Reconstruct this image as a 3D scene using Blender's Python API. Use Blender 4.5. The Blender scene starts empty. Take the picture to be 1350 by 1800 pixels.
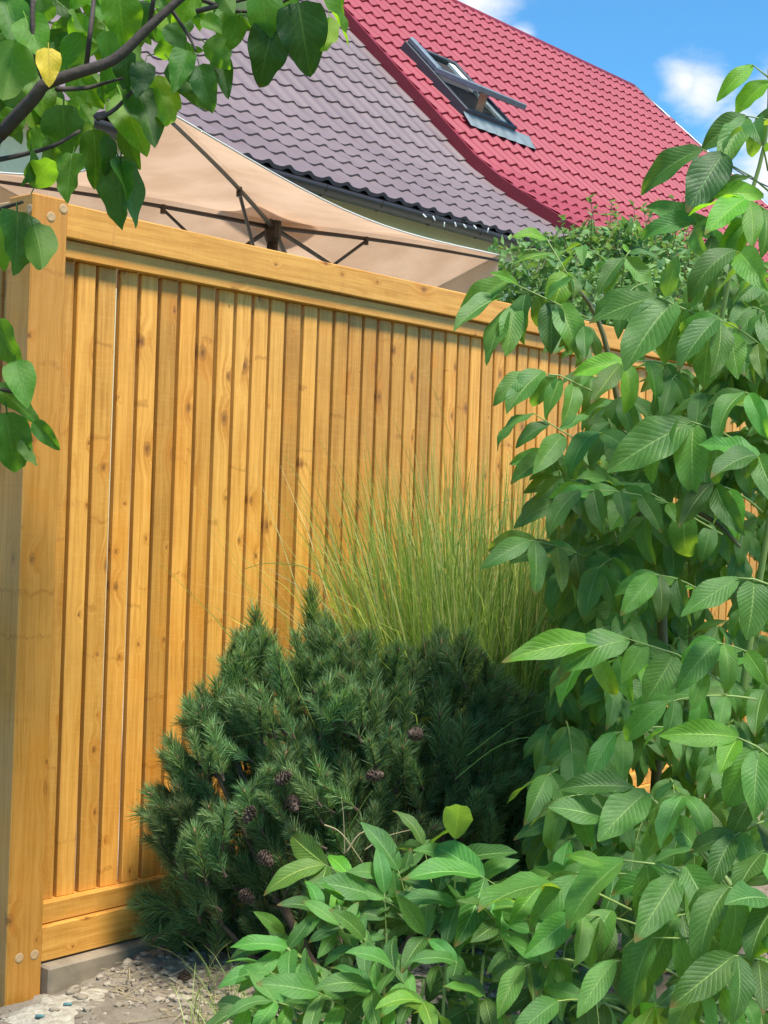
import bpy, bmesh, math, random
import numpy as np
from mathutils import Vector, Matrix

random.seed(7)
rng = np.random.default_rng(11)
S = bpy.context.scene
COL = S.collection

# ---------------------------------------------------------------- camera
F = 2500.0                      # focal length in photo pixels (1350 x 1800)
CAM = np.array([0.0, 0.0, 1.315])
FW = np.array([0.753, 0.658, 0.0]); FW /= np.linalg.norm(FW)
R0 = np.array([FW[1], -FW[0], 0.0])
ROLL = 0.035
UP0 = np.array([0, 0, 1.0])
RT = R0 * math.cos(ROLL) + UP0 * math.sin(ROLL)
UPV = -R0 * math.sin(ROLL) + UP0 * math.cos(ROLL)

def ray(px, py):
    return FW + RT * ((px - 675) / F) + UPV * ((900 - py) / F)
def at(px, py, t):
    return CAM + ray(px, py) * t
def on_y(px, py, Y):
    d = ray(px, py); return CAM + d * (Y / d[1])
def on_ground(px, py, z=0.0):
    d = ray(px, py); return CAM + d * ((z - CAM[2]) / d[2])

cd = bpy.data.cameras.new('camera')
cam = bpy.data.objects.new('camera', cd); COL.objects.link(cam)
cd.sensor_fit = 'VERTICAL'; cd.sensor_height = 36.0
cd.lens = 36.0 * F / 1800.0
cd.clip_start = 0.05; cd.clip_end = 3000
cam.matrix_world = Matrix(((RT[0], UPV[0], -FW[0], CAM[0]),
                           (RT[1], UPV[1], -FW[1], CAM[1]),
                           (RT[2], UPV[2], -FW[2], CAM[2]), (0, 0, 0, 1)))
S.camera = cam

# ---------------------------------------------------------------- sky, sun, exposure
SUN_EL = math.radians(64); SUN_D = math.radians(192)     # bearing from +Y towards +X; the sun stands behind thin cloud
SUN_STR = 1.5; SKY_STR = 0.039; EXPO = 2.34
W = bpy.data.worlds.new('World'); S.world = W; W.use_nodes = True
nt = W.node_tree; nt.nodes.clear()

def N(tree, typ, **kw):
    n = tree.nodes.new(typ)
    for k, v in kw.items():
        if k == 'inp':
            for a, b in v.items():
                n.inputs[a].default_value = b
        else:
            setattr(n, k, v)
    return n
def LK(tree, a, b): tree.links.new(a, b)
def M_(tree, op, a, b=None, c=None, clamp=False):
    n = tree.nodes.new('ShaderNodeMath'); n.operation = op; n.use_clamp = clamp
    for i, v in enumerate((a, b, c)):
        if v is None: continue
        if isinstance(v, (int, float)): n.inputs[i].default_value = v
        else: tree.links.new(v, n.inputs[i])
    return n.outputs[0]
def MIX(tree, fac, a, b, typ='MIX'):
    n = tree.nodes.new('ShaderNodeMix'); n.data_type = 'RGBA'; n.blend_type = typ
    for sock, v in ((n.inputs[0], fac), (n.inputs[6], a), (n.inputs[7], b)):
        if isinstance(v, (int, float)): sock.default_value = v
        elif isinstance(v, tuple): sock.default_value = v if len(v) == 4 else (*v, 1)
        else: tree.links.new(v, sock)
    return n.outputs[2]
def SMOOTH(tree, v, lo, hi, olo=0.0, ohi=1.0):
    n = tree.nodes.new('ShaderNodeMapRange'); n.interpolation_type = 'SMOOTHSTEP'
    tree.links.new(v, n.inputs[0])
    for i, x in zip((1, 2, 3, 4), (lo, hi, olo, ohi)): n.inputs[i].default_value = x
    return n.outputs[0]
def NOISE(tree, vec, scale, detail=3, rough=0.55, dist=0.0):
    n = tree.nodes.new('ShaderNodeTexNoise')
    n.inputs['Scale'].default_value = scale; n.inputs['Detail'].default_value = detail
    n.inputs['Roughness'].default_value = rough; n.inputs['Distortion'].default_value = dist
    if vec is not None: tree.links.new(vec, n.inputs['Vector'])
    return n.outputs['Fac']

sky = N(nt, 'ShaderNodeTexSky', sky_type='NISHITA', sun_disc=False, sun_elevation=SUN_EL, sun_rotation=SUN_D)
sky.air_density = 1.0; sky.dust_density = 0.3; sky.ozone_density = 2.5
tc = N(nt, 'ShaderNodeTexCoord')
mp = N(nt, 'ShaderNodeMapping'); mp.inputs['Scale'].default_value = (1, 1, 2.0); mp.inputs['Location'].default_value = (0.3, 0.1, 0.0)
LK(nt, tc.outputs['Generated'], mp.inputs['Vector'])
fine = NOISE(nt, mp.outputs['Vector'], 16.0, 7, 0.6)
big = NOISE(nt, mp.outputs['Vector'], 2.6, 2, 0.5)
cover = SMOOTH(nt, big, 0.56, 0.70, 0.0, 0.5)
blob = cover
for (bx, by, r) in ((835, 0, .034), (795, -25, .05), (915, 72, .014), (1235, 158, .028), (1205, 150, .02), (1300, 235, .03), (1345, 285, .045), (1390, 190, .04)):
    c = ray(bx, by); c = c / np.linalg.norm(c)
    vs = N(nt, 'ShaderNodeVectorMath', operation='DISTANCE'); LK(nt, tc.outputs['Generated'], vs.inputs[0]); vs.inputs[1].default_value = tuple(c)
    b = M_(nt, 'MULTIPLY_ADD', vs.outputs['Value'], -0.55 / r, 0.85)
    blob = M_(nt, 'MAXIMUM', blob, M_(nt, 'MAXIMUM', b, 0.0))
cl = SMOOTH(nt, M_(nt, 'ADD', blob, M_(nt, 'MULTIPLY', fine, 0.9)), 0.70, 1.30)
skyc = MIX(nt, 1.0, sky.outputs[0], (0.46, 0.93, 1.12), 'MULTIPLY')
mixc = MIX(nt, cl, skyc, (5.4, 5.5, 5.7))
bg = N(nt, 'ShaderNodeBackground'); bg.inputs['Strength'].default_value = SKY_STR
LK(nt, mixc, bg.inputs['Color'])
wo = N(nt, 'ShaderNodeOutputWorld'); LK(nt, bg.outputs[0], wo.inputs['Surface'])

sd = bpy.data.lights.new('sun', 'SUN'); sd.energy = SUN_STR; sd.angle = math.radians(13); sd.color = (1.0, 0.95, 0.86)
so = bpy.data.objects.new('sun', sd); COL.objects.link(so)
sdir = Vector((math.sin(SUN_D) * math.cos(SUN_EL), math.cos(SUN_D) * math.cos(SUN_EL), math.sin(SUN_EL)))
so.rotation_euler = sdir.to_track_quat('Z', 'Y').to_euler(); so.location = (0, 0, 20)
vs_ = S.view_settings
vs_.view_transform = 'Standard'; vs_.look = 'None'; vs_.exposure = EXPO; vs_.gamma = 1.0
vs_.use_curve_mapping = False
S.cycles.max_bounces = 8; S.cycles.diffuse_bounces = 2; S.cycles.transparent_max_bounces = 8

# ---------------------------------------------------------------- helpers
class MB:
    def __init__(s): s.v = []; s.f = []; s.uv = []; s.mi = []
    def add(s, verts, faces, uvs=None, mi=0):
        o = len(s.v); s.v.extend([tuple(map(float, p)) for p in verts])
        s.uv.extend(uvs if uvs is not None else [(0.5, 0.5)] * len(verts))
        for f in faces: s.f.append(tuple(o + i for i in f)); s.mi.append(mi)
    def box(s, a, b, mi=0):
        x0, y0, z0 = a; x1, y1, z1 = b
        s.add([(x0,y0,z0),(x1,y0,z0),(x1,y1,z0),(x0,y1,z0),(x0,y0,z1),(x1,y0,z1),(x1,y1,z1),(x0,y1,z1)],
              [(0,3,2,1),(4,5,6,7),(0,1,5,4),(1,2,6,5),(2,3,7,6),(3,0,4,7)], mi=mi)
    def tube(s, pts, rad, n=6, cap=True, mi=0):
        pts = [np.array(p, float) for p in pts]
        if isinstance(rad, (int, float)): rad = [rad] * len(pts)
        vs, fs, uv = [], [], []
        prev = None
        for i, p in enumerate(pts):
            d = pts[min(i + 1, len(pts) - 1)] - pts[max(i - 1, 0)]
            d = d / (np.linalg.norm(d) + 1e-9)
            if prev is None:
                h = np.array([0, 0, 1.0]) if abs(d[2]) < .9 else np.array([1.0, 0, 0])
            else: h = prev
            a = h - d * np.dot(h, d); a /= (np.linalg.norm(a) + 1e-9); prev = a
            b = np.cross(d, a)
            for k in range(n):
                t = 2 * math.pi * k / n
                vs.append(p + rad[i] * (a * math.cos(t) + b * math.sin(t))); uv.append((k / n, i / max(1, len(pts) - 1)))
        for i in range(len(pts) - 1):
            for k in range(n):
                k2 = (k + 1) % n
                fs.append((i*n+k, i*n+k2, (i+1)*n+k2, (i+1)*n+k))
        if cap:
            fs.append(tuple(reversed(range(n)))); fs.append(tuple(range((len(pts)-1)*n, len(pts)*n)))
        s.add(vs, fs, uv, mi)
    def mesh(s, name, mats, smooth=False, bevel=0.0):
        me = bpy.data.meshes.new(name)
        me.from_pydata(s.v, [], s.f)
        uvl = me.uv_layers.new(name='UVMap')
        li = np.zeros(len(me.loops), dtype=np.int32); me.loops.foreach_get('vertex_index', li)
        uv = np.array(s.uv, dtype=np.float32).reshape(-1, 2)[li]
        uvl.data.foreach_set('uv', uv.ravel())
        for m in (mats if isinstance(mats, (list, tuple)) else [mats]): me.materials.append(m)
        if any(s.mi): me.polygons.foreach_set('material_index', np.array(s.mi, dtype=np.int32))
        if bevel > 0:
            bm = bmesh.new(); bm.from_mesh(me)
            bmesh.ops.bevel(bm, geom=list(bm.edges), offset=bevel, segments=1, affect='EDGES', clamp_overlap=True)
            bm.to_mesh(me); bm.free()
        if smooth: me.polygons.foreach_set('use_smooth', np.ones(len(me.polygons), dtype=bool))
        me.update()
        return me

def link(name, me, parent=None, loc=None):
    o = bpy.data.objects.new(name, me); COL.objects.link(o)
    if parent is not None: o.parent = parent
    if loc is not None: o.location = loc
    return o
def thing(name, label, cat, loc=(0, 0, 0), group=None):
    o = bpy.data.objects.new(name, None); COL.objects.link(o); o.location = loc
    o.empty_display_size = 0.1
    o['label'] = label; o['category'] = cat
    if group: o['group'] = group
    return o
def tag(o, label, cat, group=None):
    o['label'] = label; o['category'] = cat
    if group: o['group'] = group
    return o
def struct(name, me):
    o = link(name, me); o['kind'] = 'structure'; return o
def vnoise(x, y, seed=0):
    x = np.asarray(x, float); y = np.asarray(y, float)
    xi = np.floor(x).astype(int); yi = np.floor(y).astype(int); fx = x - xi; fy = y - yi
    fx = fx*fx*(3-2*fx); fy = fy*fy*(3-2*fy)
    def h(a, b):
        v = np.sin(a * 127.1 + b * 311.7 + seed * 74.7) * 43758.5453
        return v - np.floor(v)
    return (h(xi,yi)*(1-fx)+h(xi+1,yi)*fx)*(1-fy) + (h(xi,yi+1)*(1-fx)+h(xi+1,yi+1)*fx)*fy
def fbm(x, y, o=4, seed=0):
    r = 0; a = .5
    for i in range(o): r = r + a * vnoise(x * 2**i, y * 2**i, seed + i); a *= .5
    return r
def nrm(v): v = np.asarray(v, float); return v / (np.linalg.norm(v) + 1e-12)

# ---------------------------------------------------------------- materials
def mat(name):
    m = bpy.data.materials.new(name); m.use_nodes = True
    t = m.node_tree; t.nodes.clear()
    out = t.nodes.new('ShaderNodeOutputMaterial'); p = t.nodes.new('ShaderNodeBsdfPrincipled')
    t.links.new(p.outputs[0], out.inputs[0])
    return m, t, p, out
def bump(t, p, h, strength=0.3, dist=0.002):
    b = t.nodes.new('ShaderNodeBump'); b.inputs['Strength'].default_value = strength; b.inputs['Distance'].default_value = dist
    t.links.new(h, b.inputs['Height']); t.links.new(b.outputs[0], p.inputs['Normal']); return b
def simple(name, col, rough=0.6, scale=20, var=0.25, metal=0.0, bs=0.2, bd=0.002):
    m, t, p, o = mat(name)
    c = t.nodes.new('ShaderNodeTexCoord')
    n = NOISE(t, c.outputs['Object'], scale, 5)
    f = M_(t, 'MULTIPLY_ADD', n, 2 * var, 1 - var)
    cc = MIX(t, 1.0, col, f, 'MULTIPLY'); LK(t, cc, p.inputs['Base Color'])
    p.inputs['Roughness'].default_value = rough; p.inputs['Metallic'].default_value = metal
    bump(t, p, n, bs, bd)
    return m

def wood(name, axis, light=(0.72, 0.37, 0.082), dark=(0.48, 0.195, 0.024), rough=0.42, knots=1.0, grey=0.0, vary=0.46, saws=0.12):
    """stained softwood: grain along the local axis, knots, saw marks"""
    m, t, p, o = mat(name)
    c = t.nodes.new('ShaderNodeTexCoord'); oi = t.nodes.new('ShaderNodeObjectInfo')
    sep = t.nodes.new('ShaderNodeSeparateXYZ'); LK(t, c.outputs['Object'], sep.inputs[0])
    rnd = M_(t, 'MULTIPLY', oi.outputs['Random'], 37.0)
    if axis == 'Z': L, A, B = sep.outputs[2], sep.outputs[0], sep.outputs[1]
    elif axis == 'Y': L, A, B = sep.outputs[1], sep.outputs[2], sep.outputs[0]
    else: L, A, B = sep.outputs[0], sep.outputs[2], sep.outputs[1]
    cmb = t.nodes.new('ShaderNodeCombineXYZ')
    LK(t, M_(t, 'ADD', A, rnd), cmb.inputs[0]); LK(t, B, cmb.inputs[1]); LK(t, M_(t, 'ADD', L, M_(t, 'MULTIPLY', rnd, 1.7)), cmb.inputs[2])
    # knots
    km = t.nodes.new('ShaderNodeCombineXYZ'); LK(t, M_(t, 'ADD', M_(t, 'ADD', A, B), rnd), km.inputs[0]); LK(t, M_(t, 'MULTIPLY', M_(t, 'ADD', L, M_(t, 'MULTIPLY', rnd, 1.7)), 0.62), km.inputs[1])
    vo = t.nodes.new('ShaderNodeTexVoronoi'); vo.voronoi_dimensions = '2D'; vo.inputs['Scale'].default_value = 10.5; LK(t, km.outputs[0], vo.inputs['Vector'])
    sepc = t.nodes.new('ShaderNodeSeparateColor'); LK(t, vo.outputs['Color'], sepc.inputs[0])
    has = SMOOTH(t, sepc.outputs[0], 0.50, 0.54)
    size = M_(t, 'MULTIPLY_ADD', M_(t, 'POWER', sepc.outputs[1], 2.2), 0.16, 0.045)
    wob = NOISE(t, cmb.outputs[0], 90, 2)
    dist = M_(t, 'ADD', vo.outputs['Distance'], M_(t, 'MULTIPLY_ADD', wob, 0.11, -0.055))
    kd = M_(t, 'DIVIDE', dist, size)
    knot = M_(t, 'MULTIPLY', SMOOTH(t, kd, 0.45, 1.05, 1.0, 0.0), has)
    halo = M_(t, 'MULTIPLY', SMOOTH(t, kd, 0.8, 3.6, 1.0, 0.0), has)
    # grain: stretched noise bent round the knots
    gm = t.nodes.new('ShaderNodeCombineXYZ')
    bend = M_(t, 'MULTIPLY', halo, 0.020)
    LK(t, M_(t, 'ADD', M_(t, 'ADD', A, rnd), bend), gm.inputs[0]); LK(t, B, gm.inputs[1])
    LK(t, M_(t, 'MULTIPLY', M_(t, 'ADD', L, rnd), 0.035), gm.inputs[2])
    g1 = NOISE(t, gm.outputs[0], 75, 4, 0.6, 0.6)
    g2 = NOISE(t, gm.outputs[0], 420, 3, 0.6)
    patch = NOISE(t, cmb.outputs[0], 4.5, 3)
    # fine saw marks across the grain
    sm = t.nodes.new('ShaderNodeCombineXYZ'); LK(t, M_(t, 'MULTIPLY', A, 0.12), sm.inputs[0]); LK(t, L, sm.inputs[2]); LK(t, rnd, sm.inputs[1])
    saw = NOISE(t, sm.outputs[0], 160, 1)
    f = M_(t, 'ADD', M_(t, 'MULTIPLY', g1, 0.75), M_(t, 'MULTIPLY', g2, 0.35))
    f = SMOOTH(t, f, 0.34, 0.80)
    base = MIX(t, f, light, dark)
    pv = M_(t, 'MULTIPLY_ADD', patch, 0.45, 0.78)
    ov = M_(t, 'MULTIPLY_ADD', M_(t, 'FRACT', M_(t, 'MULTIPLY', oi.outputs['Random'], 7.3)), vary, 0.97 - vary / 2)
    base = MIX(t, 1.0, base, M_(t, 'MULTIPLY', pv, ov), 'MULTIPLY')
    base = MIX(t, M_(t, 'MULTIPLY', SMOOTH(t, patch, 0.52, 0.72), 0.50), base, (dark[0]*1.25, dark[1]*1.15, dark[2]))
    base = MIX(t, M_(t, 'MULTIPLY', SMOOTH(t, saw, 0.5, 0.72), saws), base, (light[0]*1.2, light[1]*1.25, light[2]*1.5))
    base = MIX(t, M_(t, 'MULTIPLY', M_(t, 'MULTIPLY', halo, SMOOTH(t, g1, 0.35, 0.65)), 0.75 * knots), base, (dark[0]*1.1, dark[1], dark[2]))
    hv = M_(t, 'FRACT', M_(t, 'MULTIPLY', oi.outputs['Random'], 13.7)); base = MIX(t, M_(t, 'MULTIPLY', hv, 0.35), base, MIX(t, 1.0, base, (1.0, 0.82, 0.55), 'MULTIPLY'))
    sp = t.nodes.new('ShaderNodeSeparateXYZ'); LK(t, vo.outputs['Position'], sp.inputs[0])
    sk = t.nodes.new('ShaderNodeSeparateXYZ'); LK(t, km.outputs[0], sk.inputs[0])
    dl = M_(t, 'ABSOLUTE', M_(t, 'ADD', M_(t, 'SUBTRACT', sk.outputs[1], sp.outputs[1]), M_(t, 'MULTIPLY_ADD', NOISE(t, cmb.outputs[0], 30, 2), 0.03, -0.015)))
    smear = M_(t, 'MULTIPLY', SMOOTH(t, dl, 0.0008, 0.006, 1.0, 0.0), SMOOTH(t, M_(t, 'ADD', sepc.outputs[2], M_(t, 'MULTIPLY', wob, .5)), 1.02, 1.22))
    base = MIX(t, M_(t, 'MULTIPLY', smear, 0.42 * knots), base, (dark[0]*.6, dark[1]*.5, dark[2]*.5))
    ring = M_(t, 'SINE', M_(t, 'MULTIPLY', kd, 9.0))
    kc = MIX(t, SMOOTH(t, ring, -0.4, 0.8), (0.36, 0.14, 0.025), (0.17, 0.065, 0.016))
    base = MIX(t, M_(t, 'MULTIPLY', knot, 0.85 * knots), base, kc)
    if grey > 0:
        gn = NOISE(t, cmb.outputs[0], 3.0, 4)
        base = MIX(t, M_(t, 'MULTIPLY', SMOOTH(t, gn, 0.3, 0.6), grey), base, (0.56, 0.41, 0.23))
    LK(t, base, p.inputs['Base Color'])
    p.inputs['Roughness'].default_value = rough
    p.inputs['Specular IOR Level'].default_value = 0.42
    h = M_(t, 'ADD', M_(t, 'MULTIPLY', g2, 0.5), M_(t, 'MULTIPLY', saw, 0.5)); h = M_(t, 'SUBTRACT', h, M_(t, 'MULTIPLY', knot, 0.6))
    bump(t, p, h, 0.35, 0.0012)
    return m

def leaf_mat(name, front, back, trans, veins, vein_col, tmix=0.35, rough=0.36, curve=0.9, quilt=0.5):
    m, t, p, out = mat(name)
    uvn = t.nodes.new('ShaderNodeUVMap'); sep = t.nodes.new('ShaderNodeSeparateXYZ'); LK(t, uvn.outputs[0], sep.inputs[0])
    oi = t.nodes.new('ShaderNodeObjectInfo'); geo = t.nodes.new('ShaderNodeNewGeometry')
    tcn = t.nodes.new('ShaderNodeTexCoord')
    a = M_(t, 'ABSOLUTE', M_(t, 'MULTIPLY_ADD', sep.outputs[0], 2.0, -1.0))
    v = sep.outputs[1]
    mid = SMOOTH(t, a, 0.02, 0.07, 1.0, 0.0)
    wv = M_(t, 'MULTIPLY', M_(t, 'SUBTRACT', v, M_(t, 'MULTIPLY', M_(t, 'POWER', a, 0.85), curve / 4.0)), veins)
    fr = M_(t, 'ABSOLUTE', M_(t, 'SUBTRACT', M_(t, 'FRACT', wv), 0.5))
    lat = M_(t, 'MULTIPLY', SMOOTH(t, fr, 0.03, 0.09, 1.0, 0.0), SMOOTH(t, a, 0.75, 1.0, 1.0, 0.2))
    vein = M_(t, 'MAXIMUM', mid, M_(t, 'MULTIPLY', lat, 0.55))
    n1 = NOISE(t, tcn.outputs['Object'], 14, 4)
    n2 = NOISE(t, uvn.outputs[0], 42, 4, .65)
    rv = M_(t, 'ADD', M_(t, 'MULTIPLY_ADD', oi.outputs['Random'], 0.85, 0.58), M_(t, 'MULTIPLY_ADD', geo.outputs['Random Per Island'], 0.0, 0.0))
    var = M_(t, 'MULTIPLY', rv, M_(t, 'MULTIPLY_ADD', n1, 0.6, 0.7))
    cf = MIX(t, 1.0, front, var, 'MULTIPLY')
    cf = MIX(t, M_(t, 'MULTIPLY', SMOOTH(t, n2, 0.55, 0.75), 0.25), cf, (front[0]*1.9, front[1]*1.35, front[2]*0.9))
    cf = MIX(t, M_(t, 'MULTIPLY', vein, 0.70), cf, vein_col)
    cf = MIX(t, 1.0, cf, oi.outputs['Color'], 'MULTIPLY')
    tipb = M_(t, 'MULTIPLY', SMOOTH(t, M_(t, 'ADD', v, M_(t, 'MULTIPLY_ADD', n2, .2, -.1)), .88, .96), M_(t, 'GREATER_THAN', M_(t, 'FRACT', M_(t, 'MULTIPLY', oi.outputs['Random'], 29.1)), .72)); cf = MIX(t, M_(t, 'MULTIPLY', tipb, .85), cf, (.17, .10, .03))
    spk = NOISE(t, tcn.outputs['Object'], 9.0, 5, .7); ok = M_(t, 'GREATER_THAN', M_(t, 'FRACT', M_(t, 'MULTIPLY', oi.outputs['Random'], 17.3)), .55)
    cf = MIX(t, M_(t, 'MULTIPLY', M_(t, 'MULTIPLY', SMOOTH(t, spk, .70, .74), ok), .8), cf, (.10, .055, .02))
    cb = MIX(t, M_(t, 'MULTIPLY', vein, 0.5), back, vein_col); cb = MIX(t, 1.0, cb, oi.outputs['Color'], 'MULTIPLY')
    col = MIX(t, geo.outputs['Backfacing'], cf, cb)
    LK(t, col, p.inputs['Base Color'])
    LK(t, M_(t, 'MULTIPLY_ADD', geo.outputs['Backfacing'], 0.22, rough), p.inputs['Roughness'])
    p.inputs['Specular IOR Level'].default_value = 0.36
    h = M_(t, 'ADD', M_(t, 'MULTIPLY', M_(t, 'SUBTRACT', 1.0, M_(t, 'POWER', M_(t, 'MULTIPLY', M_(t, 'SUBTRACT', 0.5, fr), 2.0), 2.0)), quilt), M_(t, 'MULTIPLY', mid, -0.8))
    h = M_(t, 'ADD', h, M_(t, 'MULTIPLY', n2, 0.9))
    b = bump(t, p, h, 0.5, 0.0022)
    tr = t.nodes.new('ShaderNodeBsdfTranslucent')
    tc2 = MIX(t, 1.0, MIX(t, M_(t, 'MULTIPLY', vein, 0.35), trans, (trans[0]*1.5, trans[1]*1.3, trans[2])), oi.outputs['Color'], 'MULTIPLY')
    tc2 = MIX(t, 1.0, tc2, var, 'MULTIPLY')
    LK(t, tc2, tr.inputs['Color'])
    mx = t.nodes.new('ShaderNodeMixShader'); mx.inputs[0].default_value = tmix
    LK(t, p.outputs[0], mx.inputs[1]); LK(t, tr.outputs[0], mx.inputs[2]); LK(t, mx.outputs[0], out.inputs[0])
    return m

def island_mat(name, cols, rough=0.5, tmix=0.25, spec=0.35, obj_tint=False):
    """foliage pieces coloured per island"""
    m, t, p, out = mat(name)
    geo = t.nodes.new('ShaderNodeNewGeometry')
    cr = t.nodes.new('ShaderNodeValToRGB'); LK(t, geo.outputs['Random Per Island'], cr.inputs[0])
    el = cr.color_ramp.elements
    el[0].color = (*cols[0], 1); el[1].color = (*cols[-1], 1)
    for i, c in enumerate(cols[1:-1]):
        e = el.new((i + 1) / (len(cols) - 1)); e.color = (*c, 1)
    col = cr.outputs[0]
    if obj_tint:
        oi = t.nodes.new('ShaderNodeObjectInfo')
        col = MIX(t, 1.0, col, oi.outputs['Color'], 'MULTIPLY')
    LK(t, col, p.inputs['Base Color']); p.inputs['Roughness'].default_value = rough
    p.inputs['Specular IOR Level'].default_value = spec
    tr = t.nodes.new('ShaderNodeBsdfTranslucent'); LK(t, MIX(t, 1.0, col, (1.7, 1.6, 0.7), 'MULTIPLY'), tr.inputs[0])
    mx = t.nodes.new('ShaderNodeMixShader'); mx.inputs[0].default_value = tmix
    LK(t, p.outputs[0], mx.inputs[1]); LK(t, tr.outputs[0], mx.inputs[2]); LK(t, mx.outputs[0], out.inputs[0])
    return m

WOOD_Z = wood('stained_wood_upright', 'Z')
WOOD_X = wood('stained_wood_rail', 'X', vary=0.12)
WOOD_Y = wood('stained_wood_side_rail', 'Y', grey=0.5)
WOOD_POST = wood('stained_wood_post', 'Z', light=(0.60, 0.29, 0.062), dark=(0.42, 0.175, 0.022), rough=0.38, vary=0.05, saws=0.05)
WOOD_SIDE = wood('weathered_wood_side', 'Z', light=(0.62, 0.29, 0.065), dark=(0.40, 0.17, 0.035), rough=0.9, grey=0.22, vary=0.1, saws=0.04)
PLUG = simple('pale_filler', (0.50, 0.32, 0.16), 0.5, 160, 0.4)
CONCRETE = simple('kerb_concrete', (0.25, 0.195, 0.13), 0.9, 22, 0.55, bs=0.5, bd=0.004)
WALNUT = leaf_mat('walnut_leaf', (0.062, 0.168, 0.032), (0.11, 0.22, 0.055), (0.38, 0.60, 0.035), 13, (0.25, 0.40, 0.12), 0.34, 0.40, 1.0, 0.40)
SEEDLING = leaf_mat('seedling_leaf', (0.060, 0.172, 0.034), (0.11, 0.22, 0.055), (0.34, 0.56, 0.04), 11, (0.31, 0.50, 0.16), 0.32, 0.42, 1.0, 0.40)
MAGNOLIA = leaf_mat('magnolia_leaf', (0.040, 0.125, 0.022), (0.09, 0.17, 0.045), (0.22, 0.45, 0.02), 8, (0.10, 0.22, 0.05), 0.50, 0.33, 1.3, 0.2)
YELLOW = leaf_mat('yellowed_leaf', (0.60, 0.42, 0.03), (0.6, 0.45, 0.06), (0.70, 0.50, 0.04), 8, (0.65, 0.45, 0.06), 0.35, 0.4, 1.3, 0.2)
BARK = simple('dark_bark', (0.050, 0.036, 0.028), 0.85, 70, 0.5, bs=0.7, bd=0.004)
STALK = simple('green_stalk', (0.21, 0.29, 0.075), 0.5, 30, 0.2)
STEM = simple('green_brown_stem', (0.13, 0.125, 0.055), 0.6, 40, 0.35)
NEEDLE = island_mat('pine_needle', [(0.092, 0.170, 0.066), (0.138, 0.235, 0.092), (0.220, 0.325, 0.145), (0.110, 0.195, 0.080)], 0.55, 0.28, 0.2, True)
TWIG = simple('pine_twig', (0.085, 0.055, 0.035), 0.85, 80, 0.4, bs=0.6, bd=0.003)
CONE = simple('cone_brown', (0.075, 0.045, 0.030), 0.75, 60, 0.4)
BUD = simple('bud_brown', (0.26, 0.14, 0.08), 0.6, 60, 0.3)
GRASS = island_mat('grass_blade', [(0.09, 0.18, 0.035), (0.24, 0.38, 0.09), (0.42, 0.53, 0.19), (0.15, 0.27, 0.06), (0.33, 0.46, 0.14), (0.62, 0.62, 0.34)], 0.45, 0.45)
DRY = island_mat('dry_blade', [(0.36, 0.29, 0.15), (0.45, 0.38, 0.22), (0.27, 0.21, 0.11)], 0.7, 0.2)
HEDGE = island_mat('hedge_leaf', [(0.085, 0.19, 0.06), (0.14, 0.27, 0.085), (0.24, 0.38, 0.13), (0.11, 0.22, 0.085)], 0.45, 0.3)

# ================================================================ SETTING
# ground sheet
def ground_mat():
    m, t, p, o = mat('garden_soil')
    c = t.nodes.new('ShaderNodeTexCoord')
    n1 = NOISE(t, c.outputs['Object'], 9, 6, 0.65); n2 = NOISE(t, c.outputs['Object'], 70, 5, 0.7); n3 = NOISE(t, c.outputs['Object'], 300, 3, 0.7)
    col = MIX(t, n2, (0.19, 0.148, 0.10), (0.37, 0.31, 0.23))
    col = MIX(t, SMOOTH(t, n1, 0.45, 0.7), col, (0.20, 0.15, 0.10))
    col = MIX(t, SMOOTH(t, n3, 0.6, 0.75), col, (0.50, 0.44, 0.34))
    LK(t, col, p.inputs['Base Color']); p.inputs['Roughness'].default_value = 0.95
    bump(t, p, M_(t, 'ADD', n2, M_(t, 'MULTIPLY', n3, 0.5)), 0.9, 0.012)
    return m
SOIL = ground_mat()
def lawn_mat():
    m, t, p, o = mat('lawn_and_earth')
    c = t.nodes.new('ShaderNodeTexCoord')
    n1 = NOISE(t, c.outputs['Object'], 0.7, 5); n2 = NOISE(t, c.outputs['Object'], 25, 5, 0.7)
    col = MIX(t, n2, (0.07, 0.11, 0.03), (0.20, 0.19, 0.09)); col = MIX(t, SMOOTH(t, n1, .45, .65), col, (0.26, 0.22, 0.16))
    LK(t, col, p.inputs['Base Color']); p.inputs['Roughness'].default_value = 0.95; bump(t, p, n2, 0.8, 0.02)
    return m
g = MB(); g.add([(-400, -400, -0.03), (900, -400, -0.03), (900, 900, -0.03), (-400, 900, -0.03)], [(0, 1, 2, 3)])
struct('ground', g.mesh('ground', lawn_mat()))
# soil bed in front of the fence
nx, ny = 190, 150
xs = np.linspace(1.75, 5.0, nx); ys = np.linspace(0.6, 3.04, ny)
gx, gy = np.meshgrid(xs, ys)
gz = 0.040 + 0.070 * np.clip((gx - 2.28) / 0.5, 0, 1) + 0.035 * (fbm(gx * 9, gy * 9, 4, 3) - .45) + 0.03 * (fbm(gx * 38, gy * 38, 3, 8) - .45) * np.clip((gx - 2.2) / .25, 0.15, 1)
edge = np.minimum.reduce([gx - 1.75, 5.0 - gx, gy - 0.6])
gz = np.where(edge < 0.15, gz - (0.15 - edge) * 0.7, gz)
b = MB(); fs = [(j*nx+i, j*nx+i+1, (j+1)*nx+i+1, (j+1)*nx+i) for j in range(ny-1) for i in range(nx-1)]
b.add(np.stack([gx.ravel(), gy.ravel(), gz.ravel()], 1), fs)
struct('soil_bed', b.mesh('soil_bed', SOIL, True))
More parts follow.
